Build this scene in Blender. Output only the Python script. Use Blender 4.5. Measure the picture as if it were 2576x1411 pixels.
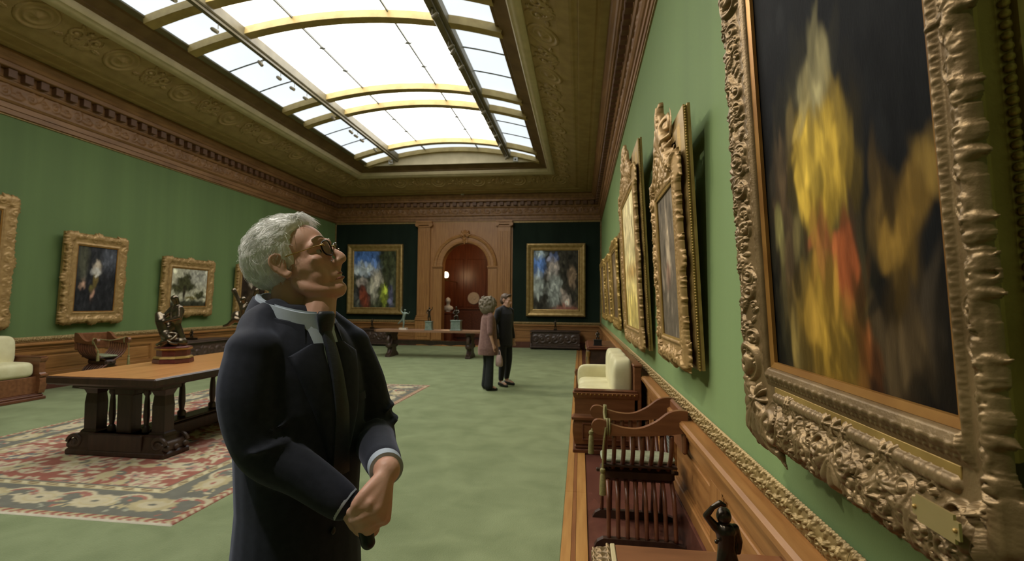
import bpy, bmesh, math, random
import numpy as np
from mathutils import Vector, Matrix

# ------------------------------------------------------------------ scene, camera, light
scene = bpy.context.scene
for o in list(bpy.data.objects):
    bpy.data.objects.remove(o, do_unlink=True)
COL = scene.collection
PI = math.pi

CAM_H = 1.58
FPX = 1280.0                                   # focal length in pixels of a 2576 x 1411 frame
_psi, _p, _roll = math.radians(7.67), math.radians(2.59), math.radians(0.57)
_F = Vector((-math.sin(_psi)*math.cos(_p), math.cos(_psi)*math.cos(_p), math.sin(_p)))
_R = Vector((math.cos(_psi), math.sin(_psi), 0))
_U = _R.cross(_F)
_R2 = _R*math.cos(_roll) + _U*math.sin(_roll)
_U2 = -_R*math.sin(_roll) + _U*math.cos(_roll)
cam_data = bpy.data.cameras.new('camera')
cam = bpy.data.objects.new('camera', cam_data)
COL.objects.link(cam)
cam.matrix_world = Matrix(((_R2.x, _U2.x, -_F.x, 0), (_R2.y, _U2.y, -_F.y, 0),
                           (_R2.z, _U2.z, -_F.z, CAM_H), (0, 0, 0, 1)))
cam_data.sensor_width = 36.0
cam_data.lens = 36.0*FPX/2576.0
cam_data.clip_start = 0.02
cam_data.clip_end = 100
cam_data.dof.use_dof = True
cam_data.dof.focus_distance = 1.5
cam_data.dof.aperture_fstop = 5.6
scene.camera = cam

world = bpy.data.worlds.new('world')
scene.world = world
world.use_nodes = True
world.node_tree.nodes['Background'].inputs[0].default_value = (0.6, 0.7, 0.8, 1)
world.node_tree.nodes['Background'].inputs[1].default_value = 0.02

scene.view_settings.view_transform = 'Standard'
scene.view_settings.look = 'None'
scene.view_settings.gamma = 1.0
scene.view_settings.use_curve_mapping = False
scene.view_settings.exposure = 0.0

SKY_CENTRE = 5.0        # radiance of the back-lit skylight glass, middle bay
SKY_SIDE = 1.0         # side bays

# room
XL, XR, YB, YF = -9.30, 0.74, 18.30, -2.8
ROOM_C = -4.19

# ------------------------------------------------------------------ helpers
def link(o, parent=None):
    COL.objects.link(o)
    if parent is not None:
        o.parent = parent
    return o

def tag(o, label=None, cat=None, group=None, kind=None):
    if label: o['label'] = label
    if cat: o['category'] = cat
    if group: o['group'] = group
    if kind: o['kind'] = kind
    return o

def thing(name, label, cat, loc=(0, 0, 0), rz=0.0, group=None, rot=None):
    o = bpy.data.objects.new(name, None)
    o.empty_display_size = 0.1
    link(o)
    o.location = loc
    o.rotation_euler = rot if rot is not None else (0, 0, rz)
    return tag(o, label, cat, group)

def struct(name, label=None):
    o = bpy.data.objects.new(name, None)
    link(o)
    return tag(o, label, None, None, 'structure')

def mesh_from(name, verts, faces, mat=None, smooth=False, angle=None):
    me = bpy.data.meshes.new(name)
    me.from_pydata([tuple(map(float, v)) for v in verts], [], [tuple(int(i) for i in f) for f in faces])
    if mat is not None:
        me.materials.append(mat)
    if smooth:
        me.polygons.foreach_set('use_smooth', [True]*len(me.polygons))
        if angle is not None:
            me.set_sharp_from_angle(angle=math.radians(angle))
    me.update()
    return me

def put(name, me, parent=None, loc=(0, 0, 0), rot=(0, 0, 0), scale=(1, 1, 1)):
    o = bpy.data.objects.new(name, me)
    link(o, parent)
    o.location = loc
    o.rotation_euler = rot
    o.scale = scale
    return o

def copy_tree(o, parent=None):
    c = o.copy()
    COL.objects.link(c)
    c.parent = parent
    for ch in list(o.children):
        copy_tree(ch, c)
    return c

class MB:
    """collects simple shapes and builds one mesh object"""
    def __init__(s):
        s.v = []; s.f = []
    def add(s, vs, fs):
        b = len(s.v)
        s.v.extend([tuple(map(float, v)) for v in vs])
        s.f.extend([tuple(int(i)+b for i in f) for f in fs])
        return s
    def box(s, x0, x1, y0, y1, z0, z1, bevel=0.0, M=None):
        b = min(bevel, (x1-x0)*.49, (y1-y0)*.49, (z1-z0)*.49) if bevel else 0
        if b <= 0:
            vs = [(x, y, z) for z in (z0, z1) for y in (y0, y1) for x in (x0, x1)]
            fs = [(0, 2, 3, 1), (4, 5, 7, 6), (0, 1, 5, 4), (2, 6, 7, 3), (0, 4, 6, 2), (1, 3, 7, 5)]
        else:
            vs = []; fs = []
            idx = {}
            def vid(p):
                k = tuple(round(c, 6) for c in p)
                if k not in idx:
                    idx[k] = len(vs); vs.append(p)
                return idx[k]
            X, Y, Z = (x0, x1), (y0, y1), (z0, z1)
            c = {}
            for i in (0, 1):
                for j in (0, 1):
                    for k in (0, 1):
                        sx, sy, sz = (1, -1)[i]*b, (1, -1)[j]*b, (1, -1)[k]*b
                        c[i, j, k] = (vid((X[i], Y[j]+sy, Z[k]+sz)), vid((X[i]+sx, Y[j], Z[k]+sz)), vid((X[i]+sx, Y[j]+sy, Z[k])))
            for i in (0, 1):
                q = [c[i, 0, 0][0], c[i, 1, 0][0], c[i, 1, 1][0], c[i, 0, 1][0]]; fs.append(q[::-1] if i == 0 else q)
                q = [c[0, i, 0][1], c[1, i, 0][1], c[1, i, 1][1], c[0, i, 1][1]]; fs.append(q if i == 0 else q[::-1])
                q = [c[0, 0, i][2], c[1, 0, i][2], c[1, 1, i][2], c[0, 1, i][2]]; fs.append(q[::-1] if i == 0 else q)
            for j in (0, 1):
                for k in (0, 1):
                    fs.append((c[0, j, k][1], c[1, j, k][1], c[1, j, k][2], c[0, j, k][2]) if j != k else (c[0, j, k][2], c[1, j, k][2], c[1, j, k][1], c[0, j, k][1]))
                    fs.append((c[j, 0, k][0], c[j, 1, k][0], c[j, 1, k][2], c[j, 0, k][2]) if j == k else (c[j, 0, k][2], c[j, 1, k][2], c[j, 1, k][0], c[j, 0, k][0]))
                    fs.append((c[j, k, 0][0], c[j, k, 1][0], c[j, k, 1][1], c[j, k, 0][1]) if j != k else (c[j, k, 0][1], c[j, k, 1][1], c[j, k, 1][0], c[j, k, 0][0]))
            for i in (0, 1):
                for j in (0, 1):
                    for k in (0, 1):
                        t = c[i, j, k]
                        fs.append(t if (i+j+k) % 2 == 1 else t[::-1])
        if M is not None:
            vs = [tuple(M @ Vector(v)) for v in vs]
        return s.add(vs, fs)
    def lathe(s, prof, n=24, c=(0, 0, 0), cap=True, sx=1, sy=1):
        vs = []; fs = []
        for r, z in prof:
            for k in range(n):
                a = 2*PI*k/n
                vs.append((c[0]+r*math.cos(a)*sx, c[1]+r*math.sin(a)*sy, c[2]+z))
        for i in range(len(prof)-1):
            for k in range(n):
                k2 = (k+1) % n
                fs.append((i*n+k, i*n+k2, (i+1)*n+k2, (i+1)*n+k))
        if cap:
            fs.append(tuple(range(n))[::-1])
            fs.append(tuple(range((len(prof)-1)*n, len(prof)*n)))
        return s.add(vs, fs)
    def tube(s, pts, rad, n=8, flat=1.0, closed=False):
        v, f = tube_vf(pts, rad, n, flat, closed)
        return s.add(v, f)
    def prism(s, poly, z0, z1, M=None):
        n = len(poly)
        vs = [(x, y, z0) for x, y in poly]+[(x, y, z1) for x, y in poly]
        fs = [tuple(range(n))[::-1], tuple(range(n, 2*n))]
        fs += [(k, (k+1) % n, n+(k+1) % n, n+k) for k in range(n)]
        if M is not None:
            vs = [tuple(M @ Vector(v)) for v in vs]
        return s.add(vs, fs)
    def sphere(s, c, r, nu=16, nv=10, sx=1, sy=1, sz=1):
        prof = []
        for j in range(nv+1):
            a = -PI/2+PI*j/nv
            prof.append((max(1e-4, math.cos(a))*r, math.sin(a)*r*sz))
        return s.lathe(prof, nu, c, True, sx, sy)
    def build(s, name, mat, parent=None, smooth=False, angle=40, **k):
        return put(name, mesh_from(name, s.v, s.f, mat, smooth, angle), parent, **k)
    def mesh(s, name, mat, smooth=False, angle=40):
        return mesh_from(name, s.v, s.f, mat, smooth, angle)

def tube_vf(pts, rad, n=8, flat=1.0, closed=False, cap=True):
    P = [Vector(p) for p in pts]
    m = len(P)
    if not hasattr(rad, '__len__'): rad = [rad]*m
    vs = []; fs = []
    up = None
    for i in range(m):
        if closed:
            t = P[(i+1) % m]-P[i-1]
        else:
            t = P[min(i+1, m-1)]-P[max(i-1, 0)]
        t.normalize()
        if up is None:
            up = Vector((0, 0, 1)) if abs(t.z) < .9 else Vector((1, 0, 0))
        side = t.cross(up)
        if side.length < 1e-6: side = t.orthogonal()
        side.normalize()
        up = side.cross(t).normalized()
        for k in range(n):
            a = 2*PI*k/n
            vs.append(tuple(P[i]+side*(math.cos(a)*rad[i])+up*(math.sin(a)*rad[i]*flat)))
    for i in range(m if closed else m-1):
        for k in range(n):
            a, b = i*n+k, i*n+(k+1) % n
            i2 = ((i+1) % m)*n
            fs.append((a, b, i2+(k+1) % n, i2+k))
    if not closed and cap:
        fs.append(tuple(range(n))[::-1])
        fs.append(tuple(range((m-1)*n, m*n)))
    return vs, fs

def loft_vf(rings):
    """rings: list of equal-length closed rings of points; capped"""
    n = len(rings[0]); vs = [tuple(p) for r in rings for p in r]; fs = []
    for i in range(len(rings)-1):
        for k in range(n):
            k2 = (k+1) % n
            fs.append((i*n+k, i*n+k2, (i+1)*n+k2, (i+1)*n+k))
    fs.append(tuple(range(n))[::-1])
    fs.append(tuple(range((len(rings)-1)*n, len(rings)*n)))
    return vs, fs

def smooth_path(pts, k=6):
    """Catmull-Rom through the points"""
    P = [Vector(p) for p in pts]
    out = []
    for i in range(len(P)-1):
        p0 = P[max(i-1, 0)]; p1 = P[i]; p2 = P[i+1]; p3 = P[min(i+2, len(P)-1)]
        for j in range(k):
            t = j/k
            out.append(0.5*((2*p1)+(p2-p0)*t+(2*p0-5*p1+4*p2-p3)*t*t+(3*p1-p0-3*p2+p3)*t**3))
    out.append(P[-1])
    return out

def interp(xs, ys, n):
    return np.interp(np.linspace(0, 1, n), np.linspace(0, 1, len(xs)) if ys is None else xs, xs if ys is None else ys)

def grid_mesh(name, V, mat, smooth=True, closed_u=False):
    """V: array (nu, nv, 3)"""
    nu, nv = V.shape[:2]
    idx = np.arange(nu*nv).reshape(nu, nv)
    a = idx[:-1, :-1].ravel(); b = idx[1:, :-1].ravel(); c = idx[1:, 1:].ravel(); d = idx[:-1, 1:].ravel()
    return np_mesh(name, V.reshape(-1, 3), np.stack([a, b, c, d], 1), mat, smooth)

def np_mesh(name, V, Q, mat, smooth=True):
    """fast quad mesh from numpy arrays"""
    me = bpy.data.meshes.new(name)
    me.vertices.add(len(V)); me.vertices.foreach_set('co', np.ascontiguousarray(V, dtype=np.float32).ravel())
    nq = len(Q)
    me.loops.add(nq*4); me.loops.foreach_set('vertex_index', np.ascontiguousarray(Q, dtype=np.int32).ravel())
    me.polygons.add(nq); me.polygons.foreach_set('loop_start', np.arange(0, nq*4, 4, dtype=np.int32))
    if smooth:
        me.polygons.foreach_set('use_smooth', np.ones(nq, dtype=bool))
    if mat is not None: me.materials.append(mat)
    me.update(calc_edges=True)
    me.validate()
    return me

def set_colors(me, rgb):
    """rgb: (nverts,3) linear colours in a point attribute named paint"""
    a = me.color_attributes.new('paint', 'FLOAT_COLOR', 'POINT')
    buf = np.ones((len(rgb), 4), dtype=np.float32); buf[:, :3] = rgb
    a.data.foreach_set('color', buf.ravel())

def fuse(pieces, voxel, iters=3, name='fused', factor=0.5):
    """joins closed pieces into ONE continuous surface (voxel remesh + smoothing)"""
    mb = MB()
    for v, f in pieces: mb.add(v, f)
    me = mesh_from(name+'_src', mb.v, mb.f)
    o = bpy.data.objects.new(name+'_src', me)
    COL.objects.link(o)
    m = o.modifiers.new('r', 'REMESH'); m.mode = 'VOXEL'; m.voxel_size = voxel
    if iters:
        s = o.modifiers.new('s', 'SMOOTH'); s.factor = factor; s.iterations = iters
    dg = bpy.context.evaluated_depsgraph_get()
    out = bpy.data.meshes.new_from_object(o.evaluated_get(dg))
    bpy.data.objects.remove(o, do_unlink=True); bpy.data.meshes.remove(me)
    out.name = name
    out.polygons.foreach_set('use_smooth', [True]*len(out.polygons))
    return out

def sweep_rect(prof, x0, x1, y0, y1, inward=True):
    """profile points (d, z) swept round a rectangle, d measured inward (or outward)"""
    s = 1 if inward else -1
    vs = []; fs = []; n = len(prof)
    for d, z in prof:
        vs += [(x0+s*d, y0+s*d, z), (x1-s*d, y0+s*d, z), (x1-s*d, y1-s*d, z), (x0+s*d, y1-s*d, z)]
    for i in range(n-1):
        for k in range(4):
            k2 = (k+1) % 4
            fs.append((i*4+k, i*4+k2, (i+1)*4+k2, (i+1)*4+k))
    return vs, fs

# ------------------------------------------------------------------ materials
def srgb(r, g, b):
    f = lambda c: (c/255/12.92) if c/255 <= .04045 else ((c/255+.055)/1.055)**2.4
    return (f(r), f(g), f(b))

def new_mat(name):
    m = bpy.data.materials.new(name); m.use_nodes = True
    nt = m.node_tree
    return m, nt, nt.nodes['Principled BSDF']

def mat(name, c1, c2=None, rough=.5, metal=0.0, scale=6.0, detail=4.0, stretch=(1, 1, 1), bump=0.0, bscale=60.0,
        bstretch=None, sheen=0.0, spec=None, contrast=(.35, .65), emit=None, coat=0.0, sub=0.0, distort=0.0, rough2=None):
    m, nt, b = new_mat(name)
    N, L = nt.nodes, nt.links
    b.inputs['Roughness'].default_value = rough
    b.inputs['Metallic'].default_value = metal
    if spec is not None: b.inputs['Specular IOR Level'].default_value = spec
    if sheen:
        b.inputs['Sheen Weight'].default_value = sheen; b.inputs['Sheen Roughness'].default_value = .5
        q = max(c1); b.inputs['Sheen Tint'].default_value = (*[min(1, .25+.75*c/q) for c in c1], 1)
    if coat: b.inputs['Coat Weight'].default_value = coat; b.inputs['Coat Roughness'].default_value = .25
    if sub:
        b.inputs['Subsurface Weight'].default_value = sub; b.inputs['Subsurface Radius'].default_value = (1, .35, .2)
        b.inputs['Subsurface Scale'].default_value = .008
    tc = N.new('ShaderNodeTexCoord')
    mp = N.new('ShaderNodeMapping'); mp.inputs['Scale'].default_value = stretch
    L.new(tc.outputs['Object'], mp.inputs['Vector'])
    if c2 is None: c2 = tuple(min(1, c*.8) for c in c1)
    no = N.new('ShaderNodeTexNoise'); no.inputs['Scale'].default_value = scale; no.inputs['Detail'].default_value = detail
    no.inputs['Distortion'].default_value = distort
    L.new(mp.outputs[0], no.inputs['Vector'])
    cr = N.new('ShaderNodeValToRGB')
    cr.color_ramp.elements[0].position = contrast[0]; cr.color_ramp.elements[1].position = contrast[1]
    cr.color_ramp.elements[0].color = (*c2, 1); cr.color_ramp.elements[1].color = (*c1, 1)
    L.new(no.outputs['Fac'], cr.inputs['Fac']); L.new(cr.outputs['Color'], b.inputs['Base Color'])
    if rough2 is not None:
        mr = N.new('ShaderNodeMapRange'); mr.inputs['To Min'].default_value = rough; mr.inputs['To Max'].default_value = rough2
        L.new(no.outputs['Fac'], mr.inputs['Value']); L.new(mr.outputs[0], b.inputs['Roughness'])
    if bump:
        mp2 = N.new('ShaderNodeMapping'); mp2.inputs['Scale'].default_value = bstretch or (1, 1, 1)
        L.new(tc.outputs['Object'], mp2.inputs['Vector'])
        n2 = N.new('ShaderNodeTexNoise'); n2.inputs['Scale'].default_value = bscale; n2.inputs['Detail'].default_value = 3
        L.new(mp2.outputs[0], n2.inputs['Vector'])
        bp = N.new('ShaderNodeBump'); bp.inputs['Strength'].default_value = bump; bp.inputs['Distance'].default_value = .01
        L.new(n2.outputs['Fac'], bp.inputs['Height']); L.new(bp.outputs['Normal'], b.inputs['Normal'])
    if emit:
        b.inputs['Emission Color'].default_value = (*emit[0], 1); b.inputs['Emission Strength'].default_value = emit[1]
    return m

def emit_mat(name, col, strength):
    m, nt, b = new_mat(name)
    b.inputs['Base Color'].default_value = (.8, .8, .8, 1)
    b.inputs['Emission Color'].default_value = (*col, 1); b.inputs['Emission Strength'].default_value = strength
    no = nt.nodes.new('ShaderNodeTexNoise'); no.inputs['Scale'].default_value = .5
    tc = nt.nodes.new('ShaderNodeTexCoord'); nt.links.new(tc.outputs['Object'], no.inputs['Vector'])
    mr = nt.nodes.new('ShaderNodeMapRange'); mr.inputs['To Min'].default_value = strength*.85; mr.inputs['To Max'].default_value = strength*1.12
    nt.links.new(no.outputs['Fac'], mr.inputs['Value']); nt.links.new(mr.outputs[0], b.inputs['Emission Strength'])
    return m

def paint_mat(name, rough=.45, bump=.15, bscale=120, stretch=(1, 1, 1), spec=.4, var=.25, vscale=30):
    """reads the colour attribute 'paint' and breaks it up with fine noise"""
    m, nt, b = new_mat(name); N, L = nt.nodes, nt.links
    b.inputs['Roughness'].default_value = rough; b.inputs['Specular IOR Level'].default_value = spec
    at = N.new('ShaderNodeVertexColor'); at.layer_name = 'paint'
    tc = N.new('ShaderNodeTexCoord'); mp = N.new('ShaderNodeMapping'); mp.inputs['Scale'].default_value = stretch
    L.new(tc.outputs['Object'], mp.inputs['Vector'])
    no = N.new('ShaderNodeTexNoise'); no.inputs['Scale'].default_value = vscale; no.inputs['Detail'].default_value = 5
    L.new(mp.outputs[0], no.inputs['Vector'])
    mr = N.new('ShaderNodeMapRange'); mr.inputs['To Min'].default_value = 1-var; mr.inputs['To Max'].default_value = 1+var
    L.new(no.outputs['Fac'], mr.inputs['Value'])
    mx = N.new('ShaderNodeVectorMath'); mx.operation = 'SCALE'
    L.new(at.outputs['Color'], mx.inputs[0]); L.new(mr.outputs[0], mx.inputs['Scale']); L.new(mx.outputs[0], b.inputs['Base Color'])
    n2 = N.new('ShaderNodeTexNoise'); n2.inputs['Scale'].default_value = bscale; L.new(mp.outputs[0], n2.inputs['Vector'])
    bp = N.new('ShaderNodeBump'); bp.inputs['Strength'].default_value = bump; bp.inputs['Distance'].default_value = .004
    L.new(n2.outputs['Fac'], bp.inputs['Height']); L.new(bp.outputs['Normal'], b.inputs['Normal'])
    return m

M = {}
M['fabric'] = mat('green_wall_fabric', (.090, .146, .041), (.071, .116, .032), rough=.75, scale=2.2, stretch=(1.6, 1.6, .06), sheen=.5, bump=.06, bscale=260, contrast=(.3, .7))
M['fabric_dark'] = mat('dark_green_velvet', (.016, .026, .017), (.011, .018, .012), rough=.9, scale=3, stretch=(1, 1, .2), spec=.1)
M['carpet'] = mat('green_carpet', (.245, .285, .150), (.162, .195, .096), rough=.95, scale=2.6, detail=7, spec=.08, bump=.5, bscale=90, contrast=(.30, .72), distort=.4, sheen=.2)
M['oak_y'] = mat('oak_along', (.325, .152, .045), (.23, .100, .027), rough=.42, scale=4, detail=8, stretch=(7, .5, 7), bump=.05, bscale=40, bstretch=(7, .5, 7))
M['oak_x'] = mat('oak_across', (.325, .152, .045), (.23, .100, .027), rough=.42, scale=4, detail=8, stretch=(.5, 7, 7), bump=.05, bscale=40, bstretch=(.5, 7, 7))
M['oak_z'] = mat('oak_upright', (.325, .152, .045), (.23, .100, .027), rough=.42, scale=4, detail=8, stretch=(7, 7, .5), bump=.05, bscale=40, bstretch=(7, 7, .5))
M['cornice'] = mat('walnut_cornice', (.26, .130, .046), (.175, .082, .028), rough=.5, scale=3, detail=6, stretch=(3, .6, 3), bump=.05, bscale=30)
M['cornice_dark'] = mat('walnut_dentil', (.17, .080, .036), (.11, .05, .024), rough=.55, scale=5)
M['ceiling'] = mat('olive_gilt_plaster', (.38, .265, .105), (.30, .200, .075), rough=.55, scale=5, detail=5, bump=.12, bscale=25)
M['ceiling_pale'] = mat('pale_gilt_plaster', (.64, .54, .34), (.55, .46, .28), rough=.5, scale=4, detail=4)
M['ceil_red'] = mat('skylight_jamb', (.20, .12, .045), (.15, .085, .03), rough=.6, scale=3)
M['rib'] = mat('gilt_rib', (.48, .36, .13), (.38, .27, .09), rough=.45, scale=6)
M['rib_dark'] = mat('bronze_beam', (.20, .17, .10), (.15, .125, .07), rough=.5, scale=5)
M['muntin'] = mat('grey_lead', (.18, .18, .15), rough=.5)
M['pane_c'] = emit_mat('skylight_glass', (1.0, .99, .96), SKY_CENTRE)
M['pane_s'] = emit_mat('skylight_glass_side', (.84, .92, 1.0), SKY_SIDE)
M['marble'] = mat('red_marble', (.135, .052, .035), (.09, .033, .023), rough=.22, scale=3, detail=9, contrast=(.3, .7), distort=1.2)
M['strip_light'] = mat('parquet_honey', (.46, .24, .070), (.36, .17, .045), rough=.35, scale=4, detail=8, stretch=(8, .5, 1))
M['strip_dark'] = mat('parquet_inlay', (.27, .110, .035), (.20, .075, .024), rough=.35, scale=4, detail=8, stretch=(8, .5, 1))
M['gilt'] = mat('dull_gilt', (.42, .285, .105), (.30, .19, .06), rough=.42, metal=.55, scale=9, detail=6, bump=.08, bscale=120)
M['gilt_grey'] = mat('worn_grey_gilt', (.245, .165, .075), (.155, .100, .042), rough=.42, metal=.5, scale=11, detail=6, bump=.1, bscale=150)
M['gilt_tan'] = mat('tan_gilt', (.40, .255, .100), (.28, .170, .060), rough=.5, metal=.35, scale=11, detail=6)
M['gilt_bright'] = mat('bright_gilt', (.44, .290, .085), (.31, .195, .052), rough=.42, metal=.5, scale=9, detail=5)
M['gilt_orange'] = mat('orange_gilt', (.36, .185, .045), (.26, .12, .028), rough=.35, metal=.5, scale=7, detail=5)
M['gilt_trim'] = mat('gilt_wall_moulding', (.31, .215, .082), (.21, .14, .046), rough=.48, metal=.4, scale=20, detail=5)
M['walnut'] = mat('dark_walnut', (.050, .024, .014), (.030, .014, .009), rough=.38, scale=5, detail=7, stretch=(4, 4, .6))
M['walnut_top'] = mat('polished_walnut_top', (.46, .215, .070), (.34, .145, .042), rough=.30, scale=3, detail=8, stretch=(6, .4, 1))
M['walnut_red'] = mat('red_walnut', (.145, .050, .022), (.09, .030, .014), rough=.33, scale=4, detail=7, stretch=(4, .7, 4))
M['walnut_carved'] = mat('carved_walnut', (.075, .044, .030), (.045, .026, .018), rough=.42, scale=9, detail=6)
M['walnut_mid'] = mat('brown_walnut', (.21, .085, .034), (.14, .052, .020), rough=.35, scale=4, detail=7, stretch=(.7, 5, 5))
M['cream'] = mat('cream_silk', (.66, .62, .38), (.58, .53, .30), rough=.6, scale=7, sheen=.4, bump=.06, bscale=150)
M['green_silk'] = mat('green_silk', (.30, .32, .20), (.20, .22, .13), rough=.6, scale=30, sheen=.2)
M['cord'] = mat('olive_cord', (.24, .21, .075), (.17, .145, .05), rough=.7, scale=80)
M['bronze'] = mat('bronze', (.060, .045, .030), (.035, .028, .020), rough=.28, metal=.75, scale=8)
M['bronze_lt'] = mat('polished_bronze', (.17, .135, .09), (.09, .07, .045), rough=.22, metal=.85, scale=10)
M['plinth_red'] = mat('red_porphyry', (.13, .030, .025), (.09, .02, .017), rough=.3, scale=20)
M['green_marble'] = mat('green_marble', (.20, .26, .21), (.13, .18, .145), rough=.3, scale=12, distort=1)
M['white_plastic'] = mat('white_plastic', (.62, .60, .55), rough=.5)
M['black_plastic'] = mat('black_plastic', (.012, .012, .013), rough=.4)
M['marble_white'] = mat('white_marble', (.68, .62, .50), (.6, .54, .42), rough=.45, scale=7)
M['hall_wood'] = mat('mahogany_panelling', (.20, .060, .022), (.13, .036, .014), rough=.32, scale=3, detail=7, stretch=(5, 5, .5))
M['suit'] = mat('navy_suit_wool', (.0225, .0255, .040), (.017, .0195, .031), rough=.82, scale=60, sheen=.2, bump=.05, bscale=600, spec=.2)
M['shirt'] = mat('pale_blue_shirt', (.48, .55, .67), (.43, .50, .61), rough=.7, scale=30)
M['tie'] = mat('charcoal_silk_tie', (.020, .023, .033), (.012, .014, .020), rough=.5, scale=90, stretch=(1, 1, 4), sheen=.2)
M['skin'] = mat('skin', (.74, .44, .335), (.66, .355, .262), rough=.5, scale=9, detail=5, sub=.12, bump=.05, bscale=160)
M['skin2'] = mat('skin_visitor', (.60, .36, .26), (.52, .29, .20), rough=.55, scale=12)
M['lip'] = mat('lips', (.36, .135, .10), rough=.5)
M['hair_white'] = mat('white_hair', (.93, .93, .91), (.80, .79, .77), rough=.55, scale=70, stretch=(1, 1, 1))
M['eye_white'] = mat('eye', (.60, .55, .50), rough=.25)
M['iris'] = mat('iris', (.03, .03, .035), rough=.2)
M['tortoise'] = mat('tortoiseshell', (.030, .016, .008), (.012, .007, .004), rough=.2, scale=60)
M['gold_wire'] = mat('gold_wire', (.60, .40, .13), rough=.25, metal=.9)
M['oak_door_z'] = mat('oak_doorcase_upright', (.36, .172, .052), (.26, .115, .032), rough=.42, scale=4, detail=8, stretch=(7, 7, .5), bump=.05, bscale=40, bstretch=(7, 7, .5))
M['oak_door_x'] = mat('oak_doorcase_across', (.36, .172, .052), (.26, .115, .032), rough=.42, scale=4, detail=8, stretch=(.5, 7, 7), bump=.05, bscale=40, bstretch=(.5, 7, 7))
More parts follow.
